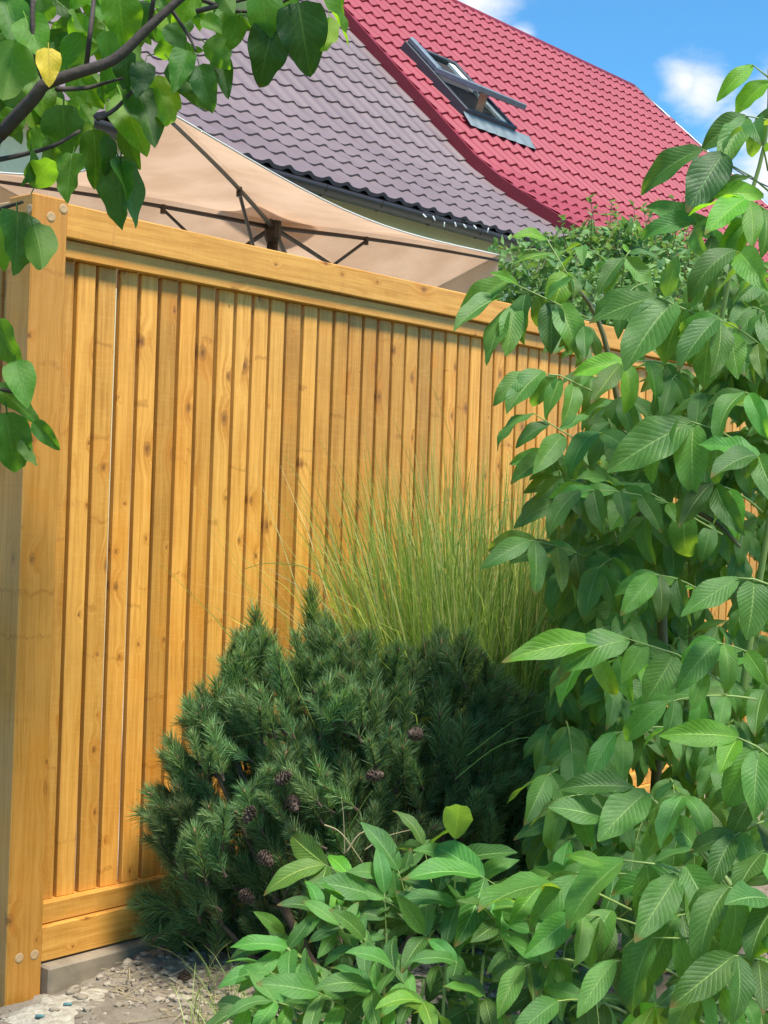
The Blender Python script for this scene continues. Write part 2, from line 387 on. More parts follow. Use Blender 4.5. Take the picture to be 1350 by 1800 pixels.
def ground_z(x, y):
    i = np.clip((x - 1.75) / (5.0 - 1.75) * (nx - 1), 0, nx - 1).astype(int) if isinstance(x, np.ndarray) else int(np.clip((x - 1.75) / 3.25 * (nx - 1), 0, nx - 1))
    j = np.clip((y - 0.6) / 2.44 * (ny - 1), 0, ny - 1).astype(int) if isinstance(y, np.ndarray) else int(np.clip((y - 0.6) / 2.44 * (ny - 1), 0, ny - 1))
    return gz[j, i]
# pale paving behind the fence
m, t, p, o = mat('pale_paving'); c = t.nodes.new('ShaderNodeTexCoord'); n = NOISE(t, c.outputs['Object'], 12, 5)
LK(t, MIX(t, n, (0.42, 0.40, 0.36), (0.58, 0.56, 0.52)), p.inputs['Base Color']); p.inputs['Roughness'].default_value = .9
g = MB(); g.box((2.3, 3.22, -0.2), (14, 7.9, 0.02)); struct('patio', g.mesh('patio', m))
# concrete kerb under the fence
g = MB(); g.box((2.224, 3.035, -0.1), (7.6, 3.16, 0.108)); struct('kerb', g.mesh('kerb', CONCRETE, bevel=0.006))
# cement patch round the post foot
m, t, p, o = mat('cement_spill'); c = t.nodes.new('ShaderNodeTexCoord'); n = NOISE(t, c.outputs['Object'], 45, 6, .7)
LK(t, MIX(t, SMOOTH(t, n, .3, .7), (0.25, 0.21, 0.145), (0.47, 0.43, 0.34)), p.inputs['Base Color']); p.inputs['Roughness'].default_value = .9; bump(t, p, n, .6, .006)
cx, cy = 2.20, 2.93
vv = [(cx, cy, 0.046)]; K = 40
for r_, z_ in ((.55, .046), (.85, .038), (1.0, .0)):
    for k in range(K):
        a = 2 * math.pi * k / K; rr = r_ * (0.165 + 0.05 * math.sin(a * 2 + 1) + 0.03 * math.sin(a * 5) + .02 * math.sin(a * 9))
        vv.append((cx + rr * 1.0 * math.cos(a), cy + rr * 0.9 * math.sin(a), z_ + .004 * math.sin(k * 3.1)))
ff = [(0, 1 + k, 1 + (k + 1) % K) for k in range(K)]
for r_ in range(2):
    for k in range(K): ff.append((1 + r_*K + k, 1 + (r_+1)*K + k, 1 + (r_+1)*K + (k+1) % K, 1 + r_*K + (k+1) % K))
g = MB(); g.add(vv, ff); struct('cement_patch', g.mesh('cement_patch', m, True))

# ================================================================ FENCES
PX0, PX1, PY0, PY1 = 2.114, 2.222, 3.065, 3.173
fence = thing('wooden_fence', 'honey stained slatted wooden fence running back behind the pine and grasses', 'fence', (PX0, PY0, 0))
def boxpart(name, a, b, m, parent, bev=0.003, base=None, label=None):
    """a box whose origin sits at its own lowest corner"""
    base = a if base is None else base
    g = MB(); g.box(tuple(np.subtract(a, base)), tuple(np.subtract(b, base)))
    pl = np.array(parent.matrix_basis.translation) if parent is not None else np.zeros(3)
    o = link(name, g.mesh(name, m, bevel=bev), parent, tuple(np.subtract(base, pl)))
    if label: o['label'] = label
    return o
g = MB(); g.box((0, 0, -0.05), (PX1 - PX0, PY1 - PY0, 2.095))
me = g.mesh('post', [WOOD_POST, WOOD_SIDE], bevel=0.004)
for pl in me.polygons:
    if pl.normal.x < -0.8: pl.material_index = 1
post = link('post', me, fence, (0, 0, 0)); post['label'] = 'thick square corner post with pale filled bolt holes'
def plug(parent, p, n):
    g = MB(); n = np.array(n, float); a = nrm(np.cross(n, (0, 0, 1))); u = np.cross(n, a); K = 14
    vs = [np.array(p) + n * .0006]
    for r_, h in ((.006, .0004), (.0105, .0012), (.0130, .0)):
        for k in range(K):
            an = 2 * math.pi * k / K; vs.append(np.array(p) + n * h + r_ * (a * math.cos(an) + u * math.sin(an)))
    fs = [(0, 1 + k, 1 + (k + 1) % K) for k in range(K)]
    for q in range(2):
        for k in range(K): fs.append((1 + q*K + k, 1 + (q+1)*K + k, 1 + (q+1)*K + (k+1) % K, 1 + q*K + (k+1) % K))
    g.add(vs, fs)
    return link('bolt_plug', g.mesh('bolt_plug', PLUG, True), parent)
for (px, py) in ((90, 381), (112, 367), (34, 1684), (61, 1678)):
    q = on_y(px, py, PY0 - .001) - np.array([PX0, PY0, 0]); plug(post, q, (0, -1, 0))
d = ray(52, 367); q = CAM + d * ((PX0 - .001) / d[0]); plug(post, q - np.array([PX0, PY0, 0]), (-1, 0, 0))
XE = 7.4
boxpart('top_rail', (PX1 + .001, 3.073, 2.0), (XE, 3.108, 2.088), WOOD_X, fence)
boxpart('inner_top_rail', (PX1 + .001, 3.090, 1.95), (XE, 3.155, 1.998), WOOD_X, fence)
boxpart('bottom_rail', (PX1 + .001, 3.073, 0.113), (XE, 3.108, 0.205), WOOD_X, fence)
boxpart('inner_bottom_rail', (PX1 + .001, 3.088, 0.2065), (XE, 3.155, 0.262), WOOD_X, fence)
slat_me = []
for k in range(6):
    w = 0.0588 + random.uniform(-.0012, .0008); g = MB(); g.box((0, 0, 0), (w, .022, 1.689)); slat_me.append(g.mesh('slat', WOOD_Z, bevel=.0025))
x = PX1 + 0.004; i = 0
while x < XE - .07:
    jig = random.uniform(-.0016, .0008)
    o = link('slat', slat_me[i % 6], fence, (x - PX0, 3.112 - PY0 + random.uniform(-.0015, .0015), 0.2615))
    o.rotation_euler = (random.uniform(-.0006, .0006), {2: -.0022, 4: -.0012, 7: -.0018}.get(i, 0) + random.uniform(-.0006, .0006), random.uniform(-.010, .010))
    x += 0.0714 + jig + (0.0032 if i in (1, 3, 6) else 0); i += 1
boxpart('post', (XE + .001, 3.065, -.05), (XE + .109, 3.173, 2.095), WOOD_POST, fence)

side = thing('side_fence', 'greyer return of the slatted fence seen edge on left of the corner post', 'fence', (PX0, PY1, 0))
boxpart('top_rail', (2.124, PY1 + .001, 2.0), (2.16, 6.4, 2.088), WOOD_Y, side)
boxpart('inner_top_rail', (2.142, PY1 + .001, 1.95), (2.2, 6.4, 1.998), WOOD_Y, side)
boxpart('bottom_rail', (2.124, PY1 + .001, 0.05), (2.16, 6.4, 0.14), WOOD_Y, side)
g = MB(); g.box((0, 0, 0), (.021, .0565, 1.81)); sme = g.mesh('slat', WOOD_SIDE, bevel=.0025)
y = PY1 + .02
while y < 6.3:
    link('slat', sme, side, (2.161 - PX0, y - PY1, .141)); y += .0714
boxpart('post', (PX0, 6.402, -.05), (PX1, 6.51, 2.095), WOOD_POST, side)

# ================================================================ HOUSES
EY, EZ = 7.3, 3.74
PITCH = math.radians(44.8)
segs = [(math.radians(32.5), 1.45), (math.radians(38), 0.48), (PITCH, 6.0)]
def roof_pt(l):
    y, z = EY, EZ
    for i, (a, ln) in enumerate(segs):
        s_ = l if i == len(segs) - 1 else min(l, ln)
        if i == 0 and l < 0: s_ = l
        y += s_ * math.cos(a); z += s_ * math.sin(a); l -= s_
        if l <= 1e-9: break
    return y, z, a
def roof_xyz(x, l, h):
    y, z, a = roof_pt(l); return (x, y - h * math.sin(a), z + h * math.cos(a))
LTOT = 0
while roof_pt(LTOT)[0] < 12.35: LTOT += .01
RIDGE_Y, RIDGE_Z, _ = roof_pt(LTOT)
def main_hit(px, py, h=0.0):
    """ray meets the 50 degree roof plane, raised by h"""
    y0, z0, a = roof_pt(3.0); nrm_ = np.array([0, -math.sin(a), math.cos(a)]); p0 = np.array([0, y0, z0]) + nrm_ * h
    d = ray(px, py); return CAM + d * (np.dot(p0 - CAM, nrm_) / np.dot(d, nrm_))
def tile_mat(name, c1, c2, rough):
    m, t, p, o = mat(name); c = t.nodes.new('ShaderNodeTexCoord'); oi = t.nodes.new('ShaderNodeObjectInfo')
    n = NOISE(t, c.outputs['Object'], 1.1, 5); n2 = NOISE(t, c.outputs['Object'], 120, 3)
    col = MIX(t, n, c1, c2); col = MIX(t, 1.0, col, M_(t, 'ADD', M_(t, 'MULTIPLY_ADD', n2, .25, .8), M_(t, 'MULTIPLY', oi.outputs['Random'], .1)), 'MULTIPLY')
    sm = t.nodes.new('ShaderNodeMapping'); sm.inputs['Scale'].default_value = (5.0, 0.5, 0.5); LK(t, c.outputs['Object'], sm.inputs[0])
    st = NOISE(t, sm.outputs[0], 2.2, 5, .65); col = MIX(t, M_(t, 'MULTIPLY', SMOOTH(t, st, .5, .72), .35), col, (c1[0]*.55, c1[1]*.7, c1[2]*.7)); col = MIX(t, M_(t, 'MULTIPLY', SMOOTH(t, st, .45, .25), .25), col, (c2[0]*1.25, c2[1]*1.5, c2[2]*1.4))
    LK(t, col, p.inputs['Base Color']); LK(t, M_(t, 'MULTIPLY_ADD', n, .3, rough - .12), p.inputs['Roughness']); bump(t, p, n2, .15, .001); return m
PURPLE = tile_mat('plum_tile', (0.150, 0.104, 0.106), (0.185, 0.134, 0.138), 0.5)
RED = tile_mat('red_tile', (0.265, 0.022, 0.038), (0.295, 0.032, 0.050), 0.5)
REDTRIM = simple('dark_red_trim', (0.22, 0.016, 0.026), 0.45, 30, .1)
WALL = simple('cream_render', (0.68, 0.64, 0.42), 0.9, 30, .12)
GUTTER = simple('dark_gutter', (0.030, 0.024, 0.024), 0.4, 30, .2)
SOFFIT = simple('dark_soffit', (0.045, 0.035, 0.032), 0.7, 30, .2)

def course(x0, x1, l0, L, wave, amp, h0, step):
    n = max(8, int((x1 - x0) / wave * 10))
    xx = np.linspace(x0, x1, n + 1)
    ph = (xx / wave) % 1.0
    w = amp * (np.abs(np.cos(np.pi * ph)) ** 3.0 if amp_kind == 'sharp' else (0.5 + 0.5 * np.cos(2 * np.pi * ph)) ** 2.2)
    vs = []; rows = [(l0, -0.012), (l0, step), (l0 + L * .5, step * .5), (l0 + L + .012, 0.0)]
    for ri, (l, hh) in enumerate(rows):
        for k, X in enumerate(xx):
            vs.append(roof_xyz(X, l, h0 + hh + w[k]))
    m_ = len(xx); fs = []
    for r_ in range(3):
        for k in range(n): fs.append((r_*m_ + k, r_*m_ + k + 1, (r_+1)*m_ + k + 1, (r_+1)*m_ + k))
    return vs, fs
def tile_roof(parent, roof, x0f, x1f, wave, L, amp, h0, mtl, step):
    l = 0.0
    while l < LTOT - .06:
        Lc = min(L, LTOT - l)
        g = MB(); vs, fs = course(x0f(l), x1f(l), l, Lc, wave, amp, h0, step); g.add(vs, fs)
        me = g.mesh('tile_course', mtl)
        sm = np.ones(len(me.polygons), dtype=bool); me.polygons.foreach_set('use_smooth', sm)
        # keep the riser crisp
        try: me.set_sharp_from_angle(angle=math.radians(40))
        except Exception: pass
        link('tile_course', me, roof)
        l += L
XB = 11.30
# --- plum house
h1 = thing('house', 'house with plum metal tile roof and cream wall behind the parasol', 'house', (0, 0, 0))
g = MB()
prof = [roof_xyz(0, l, 0)[1:] for l in (0, 1.45, 1.7, 1.93, LTOT)]
def deck(g, xa, xb, off=-.03, both=True):
    pr = [(y, z + off) for (y, z) in prof]
    vs = [(xa, y, z) for y, z in pr] + [(xb, y, z) for y, z in pr]
    n = len(pr); g.add(vs, [(i, n + i, n + i + 1, i + 1) for i in range(n - 1)])
    g.add([(xa, RIDGE_Y, RIDGE_Z + off), (xb, RIDGE_Y, RIDGE_Z + off), (xb, RIDGE_Y + 5.05, EZ + off), (xa, RIDGE_Y + 5.05, EZ + off)], [(0, 1, 2, 3)])
deck(g, 1.6, XB - .01); roof1 = link('roof', g.mesh('roof', PURPLE), h1)
amp_kind = 'round'
tile_roof(h1, roof1, lambda l: 1.6, lambda l: XB - .01, 0.205, 0.335, 0.027, 0.0, PURPLE, 0.018)
g = MB(); g.box((1.9, 7.46, -.1), (XB - .01, 17.2, 3.77)); link('wall', g.mesh('wall', WALL), h1)
g = MB(); g.box((1.6, 7.362, 3.685), (XB - .01, 7.458, 3.70)); link('soffit', g.mesh('soffit', SOFFIT), h1)
def gutter(xa, xb, name, parent):
    g = MB(); n = 9; vs = []
    cy_, cz_ = 7.26, 3.685; R = .07
    for X in (xa, xb):
        for rr in (R, R - .006):
            for k in range(n):
                a = math.pi + math.pi * k / (n - 1); vs.append((X, cy_ + rr * math.cos(a), cz_ + rr * math.sin(a)))
    fs = []
    for k in range(n - 1): fs.append((k, k + 1, 2*n + k + 1, 2*n + k)); fs.append((n + k, 3*n + k, 3*n + k + 1, n + k + 1))
    fs.append((0, 2*n, 3*n, n)); fs.append((n - 1, 2*n - 1, 4*n - 1, 3*n - 1))
    g.add(vs, fs); go = link(name, g.mesh(name, GUTTER, True), parent)
    g = MB(); X = xa + .3
    g.box((xa, 7.335, 3.67), (xb, 7.36, 3.745)); link('fascia', g.mesh('fascia', SOFFIT), parent)
    bm_ = MB(); bm_.tube([(0, 7.19, 3.69), (0, 7.205, 3.64), (0, 7.26, 3.612), (0, 7.32, 3.64), (0, 7.335, 3.70)], .006, 5)
    bme = bm_.mesh('bracket', GUTTER)
    while X < xb: link('bracket', bme, go, (X, 0, 0)); X += .62
gutter(1.6, XB - .02, 'gutter', h1)
# --- red house
h2 = thing('house', 'house with bright red metal tile roof and open skylight', 'house', (0, 0, 0))
HR = 0.10
ridge_end = main_hit(1128, 170, HR); hip2 = main_hit(1325, 347, HR)
def red_right(l):
    y, z, a = roof_pt(l)
    tt = (RIDGE_Z - z) / max(.01, (ridge_end[2] - hip2[2])); return ridge_end[0] + (hip2[0] - ridge_end[0]) * tt
g = MB()
vs = []; ls = (0.0, 1.45, 1.7, 1.93, 3.2, 4.5, LTOT)
for l in ls: vs.append(roof_xyz(XB + .02, l, HR - .03)); vs.append(roof_xyz(red_right(l), l, HR - .03))
vs += [(XB + .02, RIDGE_Y + 5.05, EZ), (red_right(0), RIDGE_Y + 5.05, EZ)]
fs = [(2*i, 2*i+1, 2*i+3, 2*i+2) for i in range(len(ls))]
g.add(vs, fs)
rr0 = len(vs); hipf = [roof_xyz(red_right(l), l, HR - .03) for l in ls]
g.add(hipf + [(red_right(0), RIDGE_Y + 5.05, EZ)], [(i + 1, i, len(hipf)) for i in range(len(hipf) - 1)])
roof2 = link('roof', g.mesh('roof', RED), h2)
amp_kind = 'sharp'
tile_roof(h2, roof2, lambda l: XB + .02, red_right, 0.192, 0.345, 0.036, HR, RED, 0.026)
# flashing strip that closes the step between the roofs
vs = []; N_ = 24
for i in range(N_ + 1):
    l = LTOT * i / N_
    for (xo, hh) in ((-.012, 0.0), (-.012, HR + .045), (.05, HR + .045), (.05, HR - .02)): vs.append(roof_xyz(XB + xo, l, hh))
fs = [(4*i + k, 4*i + k + 1, 4*(i+1) + k + 1, 4*(i+1) + k) for i in range(N_) for k in range(3)] + [(0, 1, 2, 3)]
g = MB(); g.add(vs, fs); link('verge_strip', g.mesh('verge_strip', REDTRIM), roof2)
g = MB(); g.tube([(XB, RIDGE_Y - .08, RIDGE_Z + HR * .6), (ridge_end[0], RIDGE_Y - .08, RIDGE_Z + HR * .6)], .06, 8); link('ridge_cap', g.mesh('ridge_cap', REDTRIM, True), roof2)
GREYMETAL = simple('grey_flashing', (0.20, 0.23, 0.26), 0.4, 30, .2, metal=0.6)
g = MB(); g.tube([np.array(roof_xyz(red_right(l) + .01, l, HR + .03)) for l in np.linspace(0, LTOT, 12)], .03, 6); link('hip_strip', g.mesh('hip_strip', GREYMETAL, True), roof2)
g = MB(); g.box((XB + .02, 7.46, -.1), (18.0, 17.2, 3.77)); link('wall', g.mesh('wall', WALL), h2)
gutter(XB + .03, 19.4, 'gutter', h2)
# skylight, frame in roof coordinates
a50 = PITCH; ex = np.array([1.0, 0, 0]); es = np.array([0, math.cos(a50), math.sin(a50)]); en = np.array([0, -math.sin(a50), math.cos(a50)])
cTL, cTR, cBR, cBL = [main_hit(px, py, HR + .06) for px, py in ((711, 86), (793, 113), (896, 229), (819, 205))]
org = (cTL + cTR + cBR + cBL) / 4
sw = (np.linalg.norm(cTR - cTL) + np.linalg.norm(cBR - cBL)) / 4; sh = (np.dot(cTL - cBL, es) + np.dot(cTR - cBR, es)) / 4
sk_w, sk_h = max(.35, min(sw, .7)), max(.5, min(sh, .95))
SASH = 18
if True:
    def proj(P):
        q = P - CAM; z = np.dot(q, FW); return 675 + F * np.dot(q, RT) / z, 900 - F * np.dot(q, UPV) / z
    for A in (15, 20, 25, 30, 35):
        q = org - ex * sk_w + (-es * math.cos(math.radians(A)) + en * math.sin(math.radians(A))) * sk_h + en * .1
        print('SASH', A, proj(q))
    print('SKYLIGHT', sw, sh, proj(org))
Rm = Matrix((( ex[0], es[0], en[0]), (ex[1], es[1], en[1]), (ex[2], es[2], en[2]))).to_4x4()
win = bpy.data.objects.new('skylight', None); COL.objects.link(win); win.parent = h2
win.matrix_basis = Matrix.Translation(Vector(org)) @ Rm; win['label'] = 'roof window propped open with its lower edge swung out'
FRAME_D = simple('window_cladding', (0.15, 0.195, 0.225), 0.5, 14, .35, metal=0.2)
FRAME_K = simple('window_frame_dark', (0.060, 0.068, 0.075), 0.5, 20, .3, metal=0.2)
LINING = simple('window_lining', (0.62, 0.64, 0.58), 0.6, 30, .1)
PINE_W = simple('window_pine', (0.36, 0.20, 0.13), 0.6, 50, .25)
ROOM_DARK = simple('painted_room_dark', (0.02, 0.016, 0.015), 0.8, 10, .2)
m, t, p, o = mat('window_glass'); p.inputs['Base Color'].default_value = (.5, .55, .6, 1); p.inputs['Roughness'].default_value = .05; p.inputs['Transmission Weight'].default_value = .9; GLASS = m
fr = MB(); w, h = sk_w, sk_h; tk = .05
fr.box((-w, -h, -.06), (-w + tk, h, .07)); fr.box((w - tk, -h, -.06), (w, h, .07)); fr.box((-w + tk, h - tk, -.06), (w - tk, h, .07)); fr.box((-w + tk, -h, -.06), (w - tk, -h + tk, .07))
link('frame', fr.mesh('frame', FRAME_K, bevel=.006), win)
g = MB(); g.box((-w + tk + .001, -h + tk + .001, -.03), (w - tk - .001, h - tk - .001, .012)); link('painted_dark_panel', g.mesh('painted_dark_panel', ROOM_DARK), win)  # solid panel over the tiles, the unlit room's darkness painted as its colour
g = MB(); g.box((w - tk - .11, -h + tk + .003, .014), (w - tk - .003, h - tk - .003, .045)); link('reveal', g.mesh('reveal', LINING), win)
# sash: turns about the middle of the frame, lower half swung out
sash = MB(); sw_, sh_ = w - .02, h - .01; st = .075; dp = .065
sash.box((-sw_, -sh_, 0), (-sw_ + st, .06, dp)); sash.box((sw_ - st, -sh_, 0), (sw_, .06, dp)); sash.box((-sw_ + st, -sh_, 0), (sw_ - st, -sh_ + st, dp)); sash.box((-sw_ + st, 0, 0), (sw_ - st, .06, dp))
so_ = link('sash', sash.mesh('sash', FRAME_D, bevel=.008), win, (0, 0, .075)); so_.rotation_euler = (math.radians(-SASH), 0, 0)
g = MB(); g.box((-sw_ + st + .001, -sh_ + st + .001, .03), (sw_ - st - .001, -.001, .045))
gl = link('pane', g.mesh('pane', GLASS), win, (0, 0, .075)); gl.rotation_euler = so_.rotation_euler
g = MB(); g.box((-w + tk - .02, .05, .071), (-w + tk + .06, h, .135)); link('cover', g.mesh('cover', FRAME_D, bevel=.012), win)
a_ = np.array([-w * .25, -h + .12, .02]); ca_, sa_ = math.cos(math.radians(SASH)), math.sin(math.radians(SASH))
b_ = np.array([-w * .25, -(sh_ * .72) * ca_, .075 + sh_ * .72 * sa_])
g = MB(); g.tube([a_, b_], .055, 4); link('prop', g.mesh('prop', PINE_W), win)
# corrugated apron below the window
vs = []; nA = 60
for r_, (yy, zz) in enumerate(((-h, .03), (-h - .06, .012), (-h - .20, -.008))):
    for k in range(nA + 1):
        X = -w - .03 + (2 * w + .30) * k / nA
        vs.append((X, yy - (.014 * math.sin(k * 2 * math.pi / 9) if r_ == 2 else 0), zz + (.008 * r_ * .5) * math.sin(k * 2 * math.pi / 9)))
fs = [(r_*(nA+1)+k+1, r_*(nA+1)+k, (r_+1)*(nA+1)+k, (r_+1)*(nA+1)+k+1) for r_ in range(2) for k in range(nA)]
g = MB(); g.add(vs, fs); link('apron', g.mesh('apron', simple('lead_apron', (0.15, 0.185, 0.20), .6, 8, .4), True), win)

# little lights strung under the gutter
bulb_m = simple('white_bulb', (0.8, 0.8, 0.78), .4, 20, .05)
sl = thing('string_lights', 'short string of tiny white lights hanging under the dark gutter', 'lights', (9.3, 7.16, 3.6))
pts = [on_y(px, py, 7.14) for px, py in ((738, 372), (745, 378), (762, 382), (781, 393), (800, 393), (816, 396), (834, 398), (858, 403))]
base = np.array([9.3, 7.16, 3.6])
g = MB(); g.tube([q - base + np.array([0, 0, .03]) for q in pts], .003, 4); link('wire', g.mesh('wire', GUTTER), sl)
g = MB(); g.tube([(0, 0, .012), (0, 0, 0), (.004, 0, -.022), (.004, 0, -.028)], [.003, .006, .006, .002], 6); bme = g.mesh('bulb', bulb_m, True)
for q in pts[1:]:
    o = link('bulb', bme, sl, tuple(q - base)); o.rotation_euler = (random.uniform(-.7, .7), random.uniform(-.7, .7), 0)

# overhead cable at the far right
g = MB(); a_, b_ = at(1235, 262, 26), at(1400, 352, 24); g.tube([a_ + (a_ - b_) * .3, a_, (a_ + b_) / 2 + np.array([0, 0, -.06]), b_, b_ + (b_ - a_) * 3], .012, 5)
tag(link('power_cable', g.mesh('power_cable', GUTTER)), 'thin dark overhead cable crossing the white cloud at the right', 'cable')

# ================================================================ PARASOL
def fabric_mat():
    m, t, p, out = mat('beige_canvas'); c = t.nodes.new('ShaderNodeTexCoord'); n = NOISE(t, c.outputs['Object'], 3, 5); n2 = NOISE(t, c.outputs['Object'], 600, 2)
    col = MIX(t, SMOOTH(t, n, .3, .7), (0.55, 0.39, 0.265), (0.70, 0.53, 0.39)); LK(t, col, p.inputs['Base Color']); p.inputs['Roughness'].default_value = .9
    w_ = NOISE(t, c.outputs['Object'], 5, 3, .5, 1.5); bump(t, p, M_(t, 'ADD', M_(t, 'MULTIPLY', w_, 1.0), M_(t, 'MULTIPLY', n2, .02)), .5, .025)
    tr = t.nodes.new('ShaderNodeBsdfTranslucent'); LK(t, MIX(t, 1.0, col, (1.15, 1.02, .92), 'MULTIPLY'), tr.inputs[0])
    mx = t.nodes.new('ShaderNodeMixShader'); mx.inputs[0].default_value = .42
    LK(t, p.outputs[0], mx.inputs[1]); LK(t, tr.outputs[0], mx.inputs[2]); LK(t, mx.outputs[0], out.inputs[0]); return m
CANVAS = fabric_mat()
HEM = simple('white_hem', (0.72, 0.68, 0.62), .8, 50, .1)
POLE = simple('dark_parasol_metal', (0.028, 0.022, 0.02), .45, 40, .2)
Hh = at(480, 398, 6.0); Nn = at(304, 214, 4.25); Rr = at(876, 456, 6.9)
Ll = 2 * Hh - Rr + np.array([0, 0, .02]); Ff = 2 * Hh - Nn; Ff[2] = Hh[2] - .30
base = np.array([Hh[0], Hh[1], 0.0])
par = thing('parasol', 'large beige canvas parasol with black ribs rising behind the fence', 'parasol', tuple(base))
corners = [Nn, Rr, Ff, Ll]
def canopy_pt(i, a, r):
    """panel i between corners i and i+1, a across 0-1, r from the hub outwards"""
    p0, p1 = corners[i], corners[(i + 1) % 4]
    e = p0 * (1 - a) + p1 * a
    e = e - (e - Hh) * 0.085 * math.sin(math.pi * a)               # edges pulled in
    q = Hh * (1 - r) + e * r
    q = q + np.array([0, 0, .012 * math.sin(math.pi * r)])          # a little belly
    q = q - np.array([0, 0, .06 * r * math.sin(math.pi * a) ** 1])   # sag between ribs
    return q
can = MB(); hem = MB()
for i in range(4):
    na, nr = 14, 9; vs = [canopy_pt(i, a / na, .035 + .965 * r / nr) - base + np.array([0, 0, .022]) for r in range(nr + 1) for a in range(na + 1)]
    fs = [(r*(na+1)+a, r*(na+1)+a+1, (r+1)*(na+1)+a+1, (r+1)*(na+1)+a) for r in range(nr) for a in range(na)]
    can.add(vs, fs)
    ed = [canopy_pt(i, a / na, 1.0) - base + np.array([0, 0, .022]) for a in range(na + 1)]
    # hanging valance
    vs = ed + [e + np.array([0, 0, -.17 if i in (1, 2) else -.004]) for e in ed]
    if i in (1, 2): can.add(vs, [(a, a + 1, na + 2 + a, na + 1 + a) for a in range(na)])
    hem.tube(ed, .0035, 5)
link('canopy', can.mesh('canopy', CANVAS, True), par)
link('hem', hem.mesh('hem', HEM, True), par)
mids = {}
def rib(end, name='rib', r=.0075):
    g = MB(); pts = [Hh - base + (end - Hh) * k / 8 + np.array([0, 0, .012 * math.sin(math.pi * k / 8) - .005]) for k in range(9)]
    g.tube(pts, [r * 1.35 - r * .5 * k / 8 for k in range(9)], 6); return link(name, g.mesh(name, POLE), par)
run = Hh + np.array([0, 0, -.36])
def strut(end, f):
    k = Hh + (end - Hh) * f + np.array([0, 0, .012 * math.sin(math.pi * f) - .015])
    g = MB(); g.tube([k - base, run - base], .0072, 6); link('strut', g.mesh('strut', POLE), par)
    g = MB(); g.tube([k - base + np.array([0, 0, .018]), k - base - np.array([0, 0, .018])], .011, 6); link('joint', g.mesh('joint', POLE), par)
for e, f in ((Nn, .42), (Rr, .38), (Ff, .42), (Ll, .40)): rib(e); strut(e, f)
for (i, a) in ((1, .5), (2, .5)):
    e = canopy_pt(i, a, .98); rib(e, r=.0085); strut(e, .5)
g = MB(); g.tube([(0, 0, .03), (0, 0, Hh[2] + .09)], .024, 10); link('pole', g.mesh('pole', POLE, True), par)
hz = Hh[2]
g = MB(); g.tube([(0, 0, hz - .07), (0, 0, hz - .05), (0, 0, hz + .02), (0, 0, hz + .05)], [.026, .036, .036, .02], 12); link('hub', g.mesh('hub', POLE), par)
g = MB(); g.tube([(0, 0, hz - .42), (0, 0, hz - .32)], .045, 12); link('runner', g.mesh('runner', POLE), par)
g = MB(); g.box((-.3, -.3, .022), (.3, .3, .09)); link('base', g.mesh('base', CONCRETE, bevel=.02), par)
g = MB()
for i in range(4):
    p0 = corners[i] - Hh; p1 = corners[(i + 1) % 4] - Hh
    q = [np.array([0, 0, hz + .13]), p0 * .2 + np.array([0, 0, hz + .085]), p1 * .2 + np.array([0, 0, hz + .085])]; g.add(q, [(0, 1, 2)])
link('vent', g.mesh('vent', CANVAS), par)

# ================================================================ LEAF SHAPES
def leaf_mesh(name, m, wfun, w, fold, droop, wave, wfreq, twist, seed, nl=12, petiole=0.0, curl=0.0):
    r = random.Random(seed)
    g = MB(); vs = []; uv = []
    cols = (-1, -.62, -.28, 0, .28, .62, 1); y = z = 0.0; ph1, ph2 = r.uniform(0, 6), r.uniform(0, 6)
    ts = [0.0] + [((k / nl) ** 0.9) for k in range(1, nl + 1)]
    prev = 0.0
    for t in ts:
        ang = -droop * (t ** 1.15) + curl * .3
        dl = t - prev; prev = t
        y += math.cos(ang) * dl; z += math.sin(ang) * dl
        hw = w * wfun(t); tw = twist * t
        for c in cols:
            xx = c * hw; ac = abs(c)
            zz = fold * abs(xx) + wave * math.sin(wfreq * t * 6.28 + (ph1 if c < 0 else ph2)) * ac * ac * min(1, wfun(t) * 2)
            yy = .02 * math.sin(wfreq * 6.28 * t + ph1) * ac * wave * 8
            ct, st = math.cos(tw), math.sin(tw)
            vs.append((xx * ct - zz * st, y + yy - zz * math.sin(ang), z + (zz * ct + xx * st) * math.cos(ang))); uv.append((c * .5 + .5, t))
    n = len(cols); fs = [(k*n + i, k*n + i + 1, (k+1)*n + i + 1, (k+1)*n + i) for k in range(nl) for i in range(n - 1)]
    g.add(vs, fs, uv)
    if petiole > 0:
        p = .012
        g.add([(-p, -petiole, 0), (p, -petiole, 0), (p, .02, 0), (-p, .02, 0), (0, -petiole, -p*1.4), (0, .02, -p*1.4)], [(0, 1, 2, 3), (0, 3, 5, 4), (1, 4, 5, 2)], [(.5, .3)] * 6)
    me = g.mesh(name, m, True)
    return me, (np.array(g.v), g.f, g.uv)
def w_walnut(t):   # elliptic with a short drawn-out tip
    return max(0.02, (math.sin(math.pi * min(1, t * .97 + .02) ** 0.86) ** .80) * (1 - .22 * t ** 4))
def w_magnolia(t):  # heart-like base, broad, pointed tip
    if t < .16: return .30 + .70 * math.sin(t / .16 * math.pi / 2) ** .7 * .86
    u = (t - .16) / .84; return max(.012, .902 * (1 + .12 * math.sin(math.pi * min(1, u * 1.6)) ) * (1 - u ** 2.1) ** .8)
WV = [leaf_mesh('leaflet', WALNUT, w_walnut, .178 + .035 * random.random(), random.uniform(.1, .5), random.uniform(.4, 1.75), random.uniform(.014, .04), random.uniform(1.3, 2.8), random.uniform(-.6, .6), 100 + k) for k in range(14)]
SV = [leaf_mesh('leaflet', SEEDLING, w_walnut, .160 + .04 * random.random(), random.uniform(.12, .38), random.uniform(.2, 1.2), random.uniform(.014, .036), random.uniform(1.3, 2.4), random.uniform(-.3, .3), 200 + k) for k in range(10)]
